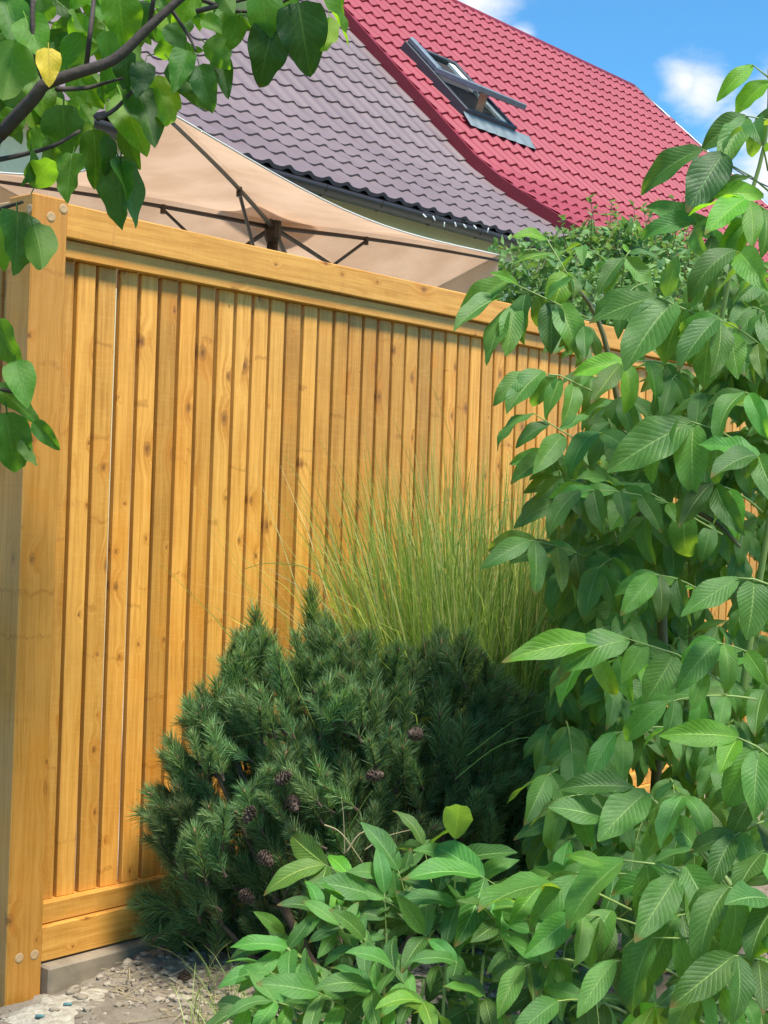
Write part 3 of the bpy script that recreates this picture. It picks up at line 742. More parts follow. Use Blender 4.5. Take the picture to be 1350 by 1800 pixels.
FLAT = leaf_mesh('leaflet', SEEDLING, w_walnut, .185, .34, .45, .028, 1.8, .35, 77)
MV = [leaf_mesh('leaf', MAGNOLIA, w_magnolia, .29 + .05 * random.random(), random.uniform(.1, .45), random.uniform(.1, .9), random.uniform(.03, .065), random.uniform(1.5, 2.8), random.uniform(-.5, .5), 300 + k, 14, .16) for k in range(14)]

def basis(dirv, nh):
    y = nrm(dirv); z = nh - y * np.dot(nh, y); z = nrm(z); x = np.cross(y, z); return np.stack([x, y, z], 1)
def place_leaf(name, me, parent, poff, P, dirv, nh, L, tint=None, wscale=1.0):
    B = basis(dirv, nh); o = bpy.data.objects.new(name, me); COL.objects.link(o); o.parent = parent
    q = np.array(P) - poff
    o.matrix_basis = Matrix(((B[0,0]*L*wscale, B[0,1]*L, B[0,2]*L, q[0]), (B[1,0]*L*wscale, B[1,1]*L, B[1,2]*L, q[1]), (B[2,0]*L*wscale, B[2,1]*L, B[2,2]*L, q[2]), (0, 0, 0, 1)))
    if tint is not None: o.color = (*tint, 1)
    return o
def bake_leaf(g, data, P, dirv, nh, L):
    B = basis(dirv, nh) * L; v, f, uv = data; g.add(v @ B.T + np.array(P), f, uv)

def compound(plant, poff, p0, p1, pairs, L, variants, rad=.0022, sag=.1, spread=.85, grav=.65, tint=(1, 1, 1), bake=None, stalkmb=None, start=.34, term=1.0):
    """one pinnate leaf: stalk from p0 to p1 with paired leaflets and an end leaflet"""
    p0 = np.array(p0, float); p1 = np.array(p1, float); d = p1 - p0; ln = np.linalg.norm(d)
    mid = (p0 + p1) / 2 + np.array([0, 0, sag * ln])
    pt = lambda t: p0 * (1-t)**2 + mid * 2*t*(1-t) + p1 * t*t
    tg = lambda t: nrm((mid - p0) * (1 - t) + (p1 - mid) * t)
    tocam = nrm(CAM - p1)
    nleaf = nrm(np.array([0, 0, .75]) + tocam * random.uniform(.15, .75) + np.array([random.uniform(-.3, .3), random.uniform(-.3, .3), 0]))
    pts = [pt(k / 8) for k in range(9)]; rads = [rad * (1.25 - .75 * k / 8) for k in range(9)]
    if bake is None:
        g = MB(); g.tube([q - p0 for q in pts], rads, 5)
        st = link('leaf_stalk', g.mesh('leaf_stalk', STALK, True), plant, tuple(p0 - poff)); off = p0
    else:
        stalkmb.tube(pts, rads, 4)
    def put(P, dv, size, roll=.48):
        nh = nleaf + np.array([random.gauss(0, roll), random.gauss(0, roll), random.gauss(0, roll * .5)]) + tocam * .25
        v = random.choice(variants); tn = tuple(c * random.uniform(.85, 1.15) for c in tint)
        if bake is None: place_leaf('leaflet', v[0], st, p0, P, dv, nh, size, tn)
        else: bake_leaf(bake, v[1], P, dv, nh, size)
    for k in range(pairs):
        t = start + (0.93 - start) * (k / max(1, pairs - 1) if pairs > 1 else .6)
        T = tg(t); side = nrm(np.cross(T, nleaf)); sz = L * (0.62 + .34 * (k + 1) / pairs) * random.uniform(.86, 1.1)
        for s_ in (-1, 1):
            if random.random() < .05: continue
            gv = grav * random.uniform(.5, 1.35)
            dv = T * random.uniform(.4, .75) + side * s_ * spread * random.uniform(.8, 1.15) + np.array([0, 0, -gv])
            put(pt(min(1, t + random.uniform(-.025, .025))), dv, sz)
    T = tg(1.0); put(p1, T + np.array([0, 0, -grav * random.uniform(.4, 1.2)]), L * 1.08 * term, .25)

# ================================================================ WALNUT TREE (right)
TR = np.array(on_ground(1180, 1500)); TR = np.array([3.46, 2.02, 0.0])
wal = thing('walnut_tree', 'young walnut tree with big drooping compound leaves at the right', 'tree', tuple(TR))
stems = []
def stem_path(pp, r0, r1, name='trunk', parent=wal, off=TR, m=STEM):
    g = MB(); n = len(pp); P = [np.array(q, float) for q in pp]
    # smooth
    Q = []
    for i in range(n - 1):
        a, b_, c_, d_ = P[max(0, i-1)], P[i], P[i+1], P[min(n-1, i+2)]
        for s_ in np.linspace(0, 1, 5)[:-1]:
            Q.append(.5 * ((2*b_) + (-a + c_)*s_ + (2*a - 5*b_ + 4*c_ - d_)*s_**2 + (-a + 3*b_ - 3*c_ + d_)*s_**3))
    Q.append(P[-1]); K = len(Q)
    g.tube([q - off for q in Q], [r0 + (r1 - r0) * k / (K - 1) for k in range(K)], 7)
    return link(name, g.mesh(name, m, True), parent)
stem_path([TR - np.array([0, 0, .05]), at(1165, 1130, 4.0), at(1130, 930, 3.95), at(1085, 700, 3.9), at(1050, 560, 3.85), at(985, 470, 3.8)], .017, .004)
stem_path([TR + np.array([.03, -.05, -.05]), at(1215, 1150, 3.85), at(1215, 950, 3.7), at(1245, 700, 3.6), at(1290, 450, 3.5), at(1345, 250, 3.45), at(1352, 120, 3.4)], .011, .0035, m=STALK)
stem_path([TR + np.array([.05, -.1, -.05]), at(1290, 1300, 3.5), at(1330, 1050, 3.4), at(1370, 800, 3.3), at(1400, 560, 3.2), at(1400, 330, 3.1)], .011, .004, m=STALK)
for pp in (((1240, 730, 3.6), (1290, 640, 3.4), (1300, 575, 3.2)), ((1225, 900, 3.7), (1260, 920, 3.5), (1300, 960, 3.3)), ((1100, 760, 3.9), (1050, 790, 3.7), (1010, 775, 3.5)), ((1150, 1050, 4.0), (1120, 1040, 3.7), (1090, 1030, 3.5))):
    stem_path([at(*q) for q in pp], .007, .004, 'branch')
HAND = [  # x0,y0,x1,y1, t0,t1, pairs, leaflet px

 (1250,920,1020,862,3.4,3.1,4,125), (1105,1030,930,950,3.6,3.3,4,120),
 (1400,520,1290,440,3.1,2.95,3,150),
 (1400,420,1310,350,3.2,3.05,3,140), (1370,640,1260,560,3.0,2.85,3,140), (1210,660,1090,640,3.5,3.2,3,120), (1390,740,1310,690,2.9,2.8,3,135),
 (1180,830,1050,760,3.6,3.3,3,125), (1340,900,1250,850,3.0,2.85,3,130), (1120,900,980,880,3.7,3.5,3,110), (1260,1060,1150,1010,3.3,3.1,3,120),
 (1180,1200,1030,1150,3.4,3.1,3,125), (1390,1200,1260,1130,2.9,2.7,3,140), (1350,300,1330,220,3.3,3.2,2,120),
 (1390,860,1330,800,2.8,2.7,2,140), (1230,1290,1080,1290,3.2,3.0,3,115), (1330,1230,1170,1235,3.0,2.9,3,130),
 (1090,480,1020,430,3.8,3.75,2,80), (1060,850,960,800,3.8,3.6,3,100), (1130,960,1000,1000,3.7,3.5,3,110), (1300,470,1220,390,3.3,3.2,3,120)]
for (x0, y0, x1, y1, t0, t1, pr, Lp) in HAND:
    Lm = Lp * t1 / F
    yg = random.random() < .18
    compound(wal, TR, at(x0, y0, t0), at(x1, y1, t1), pr, Lm * .84, WV, tint=(1.25, 1.3, .75) if yg else (1, 1, 1), grav=random.uniform(.25, .8))
def traced(plant, off, variants, groups):
    """leaves whose stalk and leaflets are set one by one: (depth, stalk points, [(base, tip, tint)])"""
    for t, pts, lfs in groups:
        P = [at(x, y, t) for x, y in pts]; g = MB(); p0 = P[0]
        g.tube([q - p0 for q in P], [.0026 - .0012 * i / max(1, len(P) - 1) for i in range(len(P))], 5)
        st = link('leaf_stalk', g.mesh('leaf_stalk', STALK, True), plant, tuple(p0 - off))
        for (x0, y0, x1, y1, wf, k) in lfs:
            b = at(x0, y0, t + .005); e = at(x1, y1, t + random.uniform(-.10, .02)); dv = e - b
            nh = nrm(CAM - b) * .75 + np.array([random.gauss(0, .25), random.gauss(0, .25), .65])
            up_ = dv[2] > .02; place_leaf('leaflet', (FLAT if up_ else random.choice(variants))[0], st, p0, b, dv + np.array([0, 0, 0 if up_ else .18 * np.linalg.norm(dv)]), nh, np.linalg.norm(dv) * 0.95, {'m': (1, 1, 1), 'y': (1.5, 1.5, .7), 'd': (.75, .85, .95), 'l': (1.08, 1.05, 1.0)}[k], wf * .98)
traced(wal, TR, WV, [
 (3.6, [(1035,560),(960,525),(892,493)], [(894,493,788,562,1.1,'m'),(888,520,790,572,.9,'m'),(892,543,850,640,1.1,'m'),(907,537,888,622,1.3,'l'),(925,515,903,600,1.2,'d'),(945,520,958,605,1.3,'m'),(970,530,968,618,1.2,'d'),(985,535,1010,612,1.2,'l'),(910,500,868,470,1.0,'y'),(960,525,1000,480,1.1,'m')]),
 (3.5, [(1045,690),(985,660),(925,655)], [(927,655,872,702,1.1,'m'),(955,652,890,718,1.1,'m'),(978,660,928,725,1.1,'d'),(985,665,958,738,1.2,'m'),(1010,675,1000,750,1.2,'m'),(1020,680,1060,630,1.1,'l')]),
 (3.45, [(1050,790),(1000,765),(938,727)], [(940,727,846,768,.9,'m'),(965,745,900,780,1.0,'d'),(990,765,945,830,1.1,'m'),(1010,775,1010,850,1.1,'l'),(985,755,1040,720,1.0,'m')]),
 (3.35, [(1356,140),(1323,114)], [(1323,115,1266,170,1.0,'y'),(1323,114,1283,150,.8,'y'),(1350,143,1289,202,1.3,'y')]),
 (3.3, [(1356,212),(1312,204)], [(1312,204,1236,264,1.25,'m'),(1312,206,1266,300,.9,'m'),(1340,205,1318,285,1.1,'m'),(1352,190,1322,240,1.0,'m')]),
 (3.2, [(1362,345),(1320,310),(1234,262)], [(1234,263,1106,332,1.0,'m'),(1272,270,1216,372,1.3,'d'),(1280,285,1240,372,.9,'m'),(1342,345,1246,342,1.1,'y'),(1320,310,1250,325,1.0,'l')]),
 (3.1, [(1380,420),(1312,373)], [(1312,373,1225,402,1.2,'m'),(1330,385,1255,440,1.1,'m'),(1320,378,1268,470,1.0,'y')]),
 (3.7, [(1022,520),(995,478),(960,418)], [(962,422,912,400,1.1,'y'),(974,446,904,462,1.1,'y'),(995,478,978,540,1.4,'y'),(1000,485,1030,510,1.2,'l')]),
 (3.6, [(1085,560),(1099,452),(1108,440)], [(1097,453,1046,515,1.0,'m'),(1099,452,1146,515,1.2,'m'),(1092,478,1060,520,.8,'m'),(1104,445,1160,450,1.1,'d'),(1104,444,1095,425,1.2,'y')]),
 (2.95, [(1300,600),(1230,555),(1153,521)], [(1155,521,1030,575,1.35,'l'),(1185,530,1100,640,1.2,'m'),(1203,535,1158,650,1.25,'l'),(1225,545,1195,640,1.0,'y'),(1255,560,1225,690,1.3,'m'),(1285,585,1295,665,1.4,'l'),(1170,520,1190,450,1.2,'m'),(1215,540,1240,470,1.2,'l')]),
 (2.85, [(1320,790),(1260,755),(1210,740)], [(1213,742,1072,842,1.2,'l'),(1220,745,1208,872,1.2,'l'),(1262,758,1252,855,1.1,'m'),(1190,738,1115,850,.9,'m'),(1300,775,1320,840,1.2,'m')]),
 (3.3, [(1270,940),(1140,865),(1020,855)], [(1028,855,962,876,1.2,'y'),(1135,850,1068,925,1.4,'m'),(1205,895,1192,1000,1.4,'l'),(1250,922,1238,990,1.4,'m'),(1095,855,1020,838,1.0,'m')]),
 (2.8, [(1270,1200),(1190,1150),(1100,1122)], [(1105,1125,980,1162,1.2,'l'),(1135,1127,1098,1208,1.4,'l'),(1185,1150,1148,1240,1.4,'l'),(1080,1128,912,1196,1.0,'l'),(1060,1130,884,1158,.7,'y'),(1240,1180,1215,1250,1.3,'m')]),
 (2.62, [(1400,1045),(1325,1018),(1295,1016)], [(1326,1018,1322,1128,1.7,'l'),(1297,1017,1203,1092,1.2,'m'),(1350,1030,1356,1110,1.2,'m')]),
 (2.6, [(1400,1365),(1330,1312),(1296,1296)], [(1296,1296,1160,1299,1.0,'y'),(1326,1314,1272,1432,1.3,'l'),(1296,1300,1264,1360,1.1,'y'),(1334,1320,1318,1436,1.1,'l'),(1360,1335,1350,1440,1.1,'m')])])
# leaves deeper in the crown, too many to tell apart
def left_edge(y):
    return np.interp(y, [330, 420, 470, 560, 650, 750, 900, 1050, 1150, 1300, 1450], [1330, 1200, 1080, 940, 930, 980, 960, 960, 930, 940, 960])
fill = MB(); fst = MB()
k = 0
while k < 350:
    y = random.uniform(330, 1480) if k < 90 else random.uniform(480, 1400) if k < 190 else random.uniform(800, 1520); x = random.uniform(930, 1430) if k < 290 else random.uniform(930, 1130)
    if x < left_edge(y) + 60 * random.random(): continue
    if y < 560 and random.random() < .5: continue
    t = random.uniform(3.35, 4.6) if y < 1300 else random.uniform(3.0, 3.8)
    p1 = at(x, y, t)
    if p1[1] > 2.95: continue
    a = random.uniform(-.9, .5); p0 = p1 + np.array([.1 + .12 * random.random(), .02 + .12 * random.random(), .02]) + np.array([0, 0, a * .08])
    compound(wal, TR, p0, p1, 3, .118 * random.uniform(.8, 1.15), WV, bake=fill, stalkmb=fst, grav=random.uniform(.5, .9)); k += 1
for k in range(42):
    p1 = at(random.uniform(1180, 1410), random.uniform(540, 800), random.uniform(3.25, 3.9)); p0 = p1 + np.array([.1 + .1 * random.random(), .02 + .1 * random.random(), random.uniform(-.05, .05)])
    compound(wal, TR, p0, p1, 3, .122 * random.uniform(.85, 1.15), WV, bake=fill, stalkmb=fst, grav=random.uniform(.4, .8))
o = link('inner_foliage', fill.mesh('inner_foliage', WALNUT, True), wal, tuple(-TR)); o['kind'] = 'stuff'
o = link('inner_stalks', fst.mesh('inner_stalks', STALK, True), wal, tuple(-TR)); o['kind'] = 'stuff'

# ================================================================ LOW WALNUT SHOOT (lower right) and SEEDLING THICKET (front)
T2 = np.array([2.75, 1.30, 0.02])
low = thing('walnut_sapling', 'low walnut sapling with large veined leaves in the lower right corner', 'sapling', tuple(T2))
stem_path([T2 - np.array([0, 0, .05]), at(1330, 1750, 2.75), at(1310, 1600, 2.8), at(1230, 1490, 2.85), at(1140, 1397, 2.9)], .009, .003, 'trunk', low, T2, STALK)
stem_path([T2 - np.array([0, 0, .05]), at(1400, 1700, 2.6), at(1400, 1560, 2.55), at(1380, 1450, 2.5)], .009, .003, 'trunk', low, T2, STALK)
LOWH = [
  (1400,1620,1280,1560,2.4,2.35,3,170), (1310,1600,1190,1540,2.6,2.45,3,165),
 (1400,1440,1290,1470,2.7,2.6,3,120), (1300,1620,1190,1610,2.55,2.5,3,160), (1400,1720,1290,1680,2.3,2.3,3,160), (1180,1560,1010,1540,2.7,2.6,3,140),
 (1150,1640,1010,1610,2.6,2.55,3,130), (1120,1420,1000,1400,2.9,2.8,3,120), (1080,1540,960,1545,2.8,2.7,3,120), (1290,1450,1200,1400,2.8,2.7,3,115),
 (1400,1560,1340,1500,2.5,2.45,2,150), (1060,1450,1000,1480,3.0,2.9,3,100), (1200,1720,1080,1690,2.5,2.45,3,130), (1330,1760,1230,1740,2.4,2.35,3,130),
 (1100,1780,980,1760,2.5,2.45,3,120), (1010,1690,920,1700,2.6,2.55,3,110), (1400,1350,1330,1390,2.7,2.65,3,120), (1240,1800,1150,1770,2.4,2.4,3,120)]
for (x0, y0, x1, y1, t0, t1, pr, Lp) in LOWH:
    compound(low, T2, at(x0, y0, t0 + .1), at(x1, y1, t1), pr, Lp * .88 * t1 / F, WV, tint=(1.0, 1.0, 1.0) if random.random() < .75 else (1.3, 1.3, .8), grav=random.uniform(.4, .9))
traced(low, T2, WV, [
 (2.45, [(1230,1545),(1160,1520),(1095,1512)], [(1097,1512,972,1630,1.45,'l'),(1137,1520,1153,1685,1.2,'l'),(1205,1522,1257,1640,1.25,'l'),(1060,1520,990,1500,1.1,'y'),(1150,1515,1215,1480,1.0,'l')]),
 (2.6, [(1110,1600),(1040,1565),(980,1558)], [(982,1558,830,1572,1.35,'l'),(990,1590,956,1702,1.4,'l'),(1075,1600,1018,1690,1.5,'l')]),
 (2.75, [(1295,1580),(1200,1460),(1135,1392)], [(1137,1392,1055,1484,1.35,'l'),(1066,1440,968,1402,1.5,'l'),(1110,1384,974,1388,.9,'m'),(1190,1442,1126,1505,1.5,'l'),(1230,1500,1180,1420,1.2,'m'),(1150,1405,1185,1370,1.0,'m')]),
 (2.4, [(1300,1700),(1220,1650),(1145,1648)], [(1147,1650,1080,1795,1.35,'m'),(1190,1638,1217,1775,.9,'l'),(1232,1648,1262,1765,1.2,'m')]),
 (2.35, [(1400,1600),(1345,1580)], [(1346,1585,1342,1720,1.0,'y'),(1375,1590,1300,1640,1.1,'l'),(1350,1580,1285,1560,1.2,'l')])])
T3 = np.array([2.55, 1.82, 0.02])
sed = thing('seedling_thicket', 'thicket of light green pinnate seedlings in front of the pine', 'seedlings', tuple(T3))
def up_stem(px, py, t, r0=.005):
    top = at(px, py, t); bx = top + np.array([random.uniform(-.08, .08), random.uniform(-.08, .08), 0]); bx[2] = .0
    stem_path([bx, (bx + top) / 2 + np.array([random.uniform(-.03, .03), random.uniform(-.03, .03), 0]), top], r0, r0 * .6, 'stem', sed, T3, STALK)
for q in ((800, 1560, 2.95), (680, 1640, 2.95), (745, 1720, 2.85), (590, 1730, 2.9), (850, 1680, 2.8), (930, 1600, 2.8), (640, 1560, 3.05)): up_stem(*q)
SEEDH = [  # upright and arching
 (745,1660,828,1555,2.95,2.9,3,100), (680,1690,676,1570,2.95,2.95,3,85), (660,1735,595,1625,2.85,2.85,3,80),
 (590,1725,505,1665,2.9,2.85,2,105), (520,1730,470,1705,2.9,2.85,2,100), (640,1560,570,1520,3.1,3.05,2,125), (860,1640,800,1590,2.9,2.85,3,110),
 (930,1600,845,1540,2.85,2.8,2,150), (700,1790,650,1735,2.75,2.7,3,115), (560,1790,480,1760,2.8,2.75,3,100), (780,1720,745,1640,2.85,2.8,3,100),
 (850,1740,800,1690,2.75,2.7,3,95), (620,1780,560,1745,2.75,2.7,2,120), (730,1640,700,1530,3.0,3.0,3,110), (760,1560,745,1490,3.05,3.05,2,90),
 (900,1700,870,1620,2.8,2.75,3,100), (960,1660,910,1590,2.8,2.75,3,100), (680,1740,640,1650,2.9,2.85,3,90), (900,1800,850,1750,2.65,2.6,3,100),
 (790,1800,740,1760,2.65,2.6,3,100), (1000,1760,950,1690,2.65,2.6,3,100), (820,1640,850,1600,2.95,2.9,2,90), (600,1660,560,1600,3.0,2.95,2,85),
 (500,1800,430,1770,2.8,2.75,2,90), (640,1640,610,1580,3.0,2.95,3,85), (540,1690,500,1640,3.0,2.95,2,80), (740,1780,690,1700,2.75,2.7,3,100)]
for (x0, y0, x1, y1, t0, t1, pr, Lp) in SEEDH:
    yg = random.random() < .22
    compound(sed, T3, at(x0, y0, t0), at(x1, y1, t1), pr, Lp * .92 * t1 / F, SV, rad=.0018, sag=.05, spread=.8, grav=random.uniform(.05, .45), tint=(1.35, 1.25, .7) if yg else (1.05, 1.05, 1), start=.3)
traced(sed, T3, SV, [
 (2.9, [(798,1600),(800,1540),(800,1474)], [(800,1474,809,1383,1.12,'m'),(801,1512,904,1484,1.0,'l'),(798,1510,733,1478,1.1,'l')]),
 (2.95, [(720,1610),(690,1590),(655,1574)], [(656,1574,554,1536,1.3,'m'),(700,1590,690,1530,1.2,'l'),(690,1590,640,1610,1.1,'l')]),
 (2.75, [(700,1790),(655,1745),(630,1742)], [(638,1742,488,1756,1.0,'l'),(652,1746,594,1806,1.4,'l'),(660,1745,660,1690,1.1,'l')]),
 (2.85, [(575,1712),(505,1668),(478,1659)], [(478,1659,398,1684,1.1,'m'),(505,1668,553,1604,.9,'m'),(492,1674,428,1752,1.0,'m'),(540,1690,510,1745,1.1,'m')]),
 (2.8, [(545,1750),(510,1726),(474,1709)], [(474,1709,382,1722,1.1,'l'),(494,1728,430,1795,1.2,'l'),(520,1728,560,1690,1.0,'l')])])
fill = MB(); fst = MB()
for k in range(85):
    x = random.uniform(440, 1400); y = random.uniform(1480, 1900)
    top = np.interp(x, [430, 500, 600, 700, 800, 900, 1000, 1100, 1400], [1760, 1700, 1600, 1560, 1560, 1560, 1480, 1460, 1440])
    if y < top: continue
    t = random.uniform(2.9, 3.35); p1 = at(x, y, t); p1[2] = max(p1[2], .12)
    p0 = p1 + np.array([random.uniform(-.05, .12), random.uniform(-.05, .12), -.12])
    compound(sed, T3, p0, p1, 3, .10 * random.uniform(.8, 1.25), SV, bake=fill, stalkmb=fst, sag=.05, grav=random.uniform(.1, .5))
for k in range(45):
    x = random.uniform(480, 1400); p1 = on_ground(x, random.uniform(1730, 2050)); p1 = p1 + np.array([0, 0, random.uniform(.08, .2)])
    p0 = p1 + np.array([random.uniform(-.05, .1), random.uniform(-.05, .1), -.1])
    compound(sed, T3, p0, p1, 3, .10 * random.uniform(.8, 1.25), SV, bake=fill, stalkmb=fst, sag=.05, grav=random.uniform(.1, .5))
o = link('inner_foliage', fill.mesh('inner_foliage', SEEDLING, True), sed, tuple(-T3)); o['kind'] = 'stuff'
o = link('inner_stalks', fst.mesh('inner_stalks', STALK, True), sed, tuple(-T3)); o['kind'] = 'stuff'

# ================================================================ MAGNOLIA (upper left)
MT = np.array([1.02, 2.62, -.02])
mag = thing('magnolia_tree', 'magnolia tree reaching in from the upper left with glossy wavy leaves', 'tree', tuple(MT))
tm = 2.62
stem_path([MT, MT + np.array([.02, .02, .9]), MT + np.array([.06, 0, 1.6]), at(-130, 330, tm), at(-40, 265, tm), at(0, 236, tm)], .05, .0135, 'trunk', mag, MT, BARK)
stem_path([at(0, 236, tm), at(60, 172, tm-.05), at(80, 148, tm-.06), at(130, 130, tm-.06), at(200, 105, tm-.06), at(255, 55, tm-.06), at(290, 22, tm-.06), at(345, -25, tm-.05), at(420, -80, tm)], .0135, .006, 'branch', mag, MT, BARK)
for pp, r0, r1 in (([(80,150), (62,90), (57,30), (60,-40)], .006, .0045), ([(100,157), (150,155), (185,146), (215,138)], .005, .0025), ([(-60,300), (-20,285), (40,272), (95,256), (140,230)], .006, .003),
                   ([(150,130), (158,60), (165,-10), (160,-60)], .005, .004), ([(262,45), (268,10), (275,-40)], .005, .004), ([(170,210), (205,190), (250,140)], .005, .003), ([(330,-10), (420,20), (480,10), (545,-20)], .005, .002),
                   ([(-120,420), (-60,400), (-10,372), (40,355)], .006, .003), ([(-120,560), (-60,560), (-10,575), (15,600)], .006, .003), ([(-110,700), (-50,690), (0,685), (25,690)], .006, .003), ([(300,15), (330,60), (345,90)], .004, .002), ([(345,20), (440,-5), (520,-30)], .005, .003)):
    stem_path([at(x_, y_, tm + .0 + random.uniform(-.04, .04)) for x_, y_ in pp], r0, r1, 'branch', mag, MT, BARK)
stem_path([MT + np.array([.06, 0, 1.3]), at(-150, 560, tm), at(-120, 560, tm)], .01, .006, 'branch', mag, MT, BARK)
MAGH = [  # base, tip, width factor, tint class  (photo px)
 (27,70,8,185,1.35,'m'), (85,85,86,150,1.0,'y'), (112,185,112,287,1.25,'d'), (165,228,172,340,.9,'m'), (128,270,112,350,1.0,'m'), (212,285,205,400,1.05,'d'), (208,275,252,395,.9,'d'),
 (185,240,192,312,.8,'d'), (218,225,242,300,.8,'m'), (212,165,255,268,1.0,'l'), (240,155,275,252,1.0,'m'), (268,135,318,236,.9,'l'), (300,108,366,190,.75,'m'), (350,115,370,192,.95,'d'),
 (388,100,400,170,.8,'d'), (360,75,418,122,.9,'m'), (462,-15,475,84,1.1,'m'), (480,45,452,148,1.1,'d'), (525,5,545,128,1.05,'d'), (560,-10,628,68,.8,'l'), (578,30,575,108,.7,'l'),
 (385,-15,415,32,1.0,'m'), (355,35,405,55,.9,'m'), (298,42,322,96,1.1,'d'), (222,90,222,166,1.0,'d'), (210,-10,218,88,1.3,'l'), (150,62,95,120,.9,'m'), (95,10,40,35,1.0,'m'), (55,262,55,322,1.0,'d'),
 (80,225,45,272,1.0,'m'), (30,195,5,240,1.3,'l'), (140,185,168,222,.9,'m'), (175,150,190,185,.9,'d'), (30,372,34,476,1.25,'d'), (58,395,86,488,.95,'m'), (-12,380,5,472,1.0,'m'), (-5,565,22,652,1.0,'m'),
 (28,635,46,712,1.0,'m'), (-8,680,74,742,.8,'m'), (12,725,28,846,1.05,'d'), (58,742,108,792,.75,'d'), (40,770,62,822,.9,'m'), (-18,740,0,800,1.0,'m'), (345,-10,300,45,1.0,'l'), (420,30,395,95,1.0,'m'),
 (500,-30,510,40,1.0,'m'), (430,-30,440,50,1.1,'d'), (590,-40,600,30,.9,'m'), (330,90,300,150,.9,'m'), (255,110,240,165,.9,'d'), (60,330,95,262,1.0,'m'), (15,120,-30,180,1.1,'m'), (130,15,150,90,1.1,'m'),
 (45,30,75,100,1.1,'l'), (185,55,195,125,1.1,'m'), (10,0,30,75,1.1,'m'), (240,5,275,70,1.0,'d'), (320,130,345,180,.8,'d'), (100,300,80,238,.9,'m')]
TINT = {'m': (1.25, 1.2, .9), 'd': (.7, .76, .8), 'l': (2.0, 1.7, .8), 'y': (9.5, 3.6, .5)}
def mag_leaf(x0, y0, x1, y1, wf, tn, t):
    Pb = at(x0, y0, t); Pt = at(x1, y1, t + random.uniform(-.05, .02)); dv = Pt - Pb; L = np.linalg.norm(dv)
    tocam = nrm(CAM - Pb); nh = tocam * random.choice((1, 1, 1, -1)) + np.array([random.gauss(0, .35), random.gauss(0, .35), .35 + random.gauss(0, .3)])
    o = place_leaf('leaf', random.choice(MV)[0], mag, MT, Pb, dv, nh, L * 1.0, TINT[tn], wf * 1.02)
    if tn == 'y': o.data = leaf_mesh('leaf', YELLOW, w_magnolia, .33, .2, .3, .04, 2.0, .1, 42, 10, .16)[0]; o.color = (1, 1, 1, 1); o['label'] = 'single yellowed leaf hanging by the branch'
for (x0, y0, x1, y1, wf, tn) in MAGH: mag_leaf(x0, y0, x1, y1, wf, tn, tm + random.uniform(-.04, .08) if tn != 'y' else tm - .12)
k = 0
while k < 195:
    x = random.uniform(-90, 470); y = random.uniform(-120, 300)
    lim = np.interp(x, [-90, 60, 150, 260, 350, 420, 480], [290, 285, 260, 170, 110, 60, 10])
    if y > lim - 55: continue
    a = random.gauss(1.3, 1.0); ln = random.uniform(55, 92)
    mag_leaf(x, y, x + ln * math.cos(a), y + ln * math.sin(a), random.uniform(.8, 1.2), random.choice('mmdl'), tm + random.uniform(.08, .55)); k += 1

# ================================================================ MOUNTAIN PINE
PB = np.array([2.86, 2.50, 0.03])
pine = thing('mountain_pine', 'dense dark green dwarf mountain pine with upright candles against the fence', 'shrub', tuple(PB))
def shoot_mesh(seed, n=230, ln=1.0):
    r = random.Random(seed); g = MB()
    g.tube([(0, 0, 0), (0, 0, ln * .95)], [.035, .022], 5, mi=1)
    g.tube([(0, 0, ln * .95), (0, 0, ln * 1.0), (0, 0, ln * 1.08)], [.03, .036, .006], 5, mi=2)
    for k in range(n):
        h = ln * (0.08 + .9 * (k + .5) / n); az = k * 2.399 + r.uniform(-.2, .2); tilt = r.gauss(.72, .17) - .25 * (h / ln) ** 3
        L = r.uniform(.27, .42) * (1.0 if h < .8 * ln else .85)
        d = np.array([math.cos(az) * math.sin(tilt), math.sin(az) * math.sin(tilt), math.cos(tilt)])
        s_ = nrm(np.cross(d, (r.gauss(0, 1), r.gauss(0, 1), r.gauss(0, 1)))) * .0075
        p = np.array([0, 0, h]); c_ = p + d * L * .5 + np.array([0, 0, .02]); e = p + d * L + np.array([0, 0, .05 * L])
        g.add([p - s_, p + s_, c_ + s_, c_ - s_, e], [(0, 1, 2, 3), (3, 2, 4)])
    return g.mesh('shoot', [NEEDLE, TWIG, BUD])
SH = [shoot_mesh(500 + k) for k in range(7)]
outline = [(232,1435),(262,1390),(290,1300),(335,1225),(352,1205),(375,1235),(400,1160),(428,1085),(450,1090),(490,1130),(520,1110),(532,1045),(565,1040),(590,1110),(650,1120),(700,1140),(760,1110),(820,1120),(880,1180),(960,1240),(1010,1330),(1030,1450),(960,1560),(800,1600),(650,1660),(520,1700),(400,1690),(320,1650),(232,1600),(300,1560),(290,1510),(262,1470)]
OP = np.array(outline, float)
def inside(x, y):
    c = False; n = len(OP); j = n - 1
    for i in range(n):
        xi, yi = OP[i]; xj, yj = OP[j]
        if (yi > y) != (yj > y) and x < (xj - xi) * (y - yi) / (yj - yi) + xi: c = not c
        j = i
    return c
def pine_t(x, y, depth):
    u = (x - 620) / 400; v = (y - 1400) / 320; rr = min(1.0, u * u + v * v)
    return 3.98 + .12 * u - .42 * math.sqrt(1 - rr) * (1 - depth)
cnt = 0
tips = []
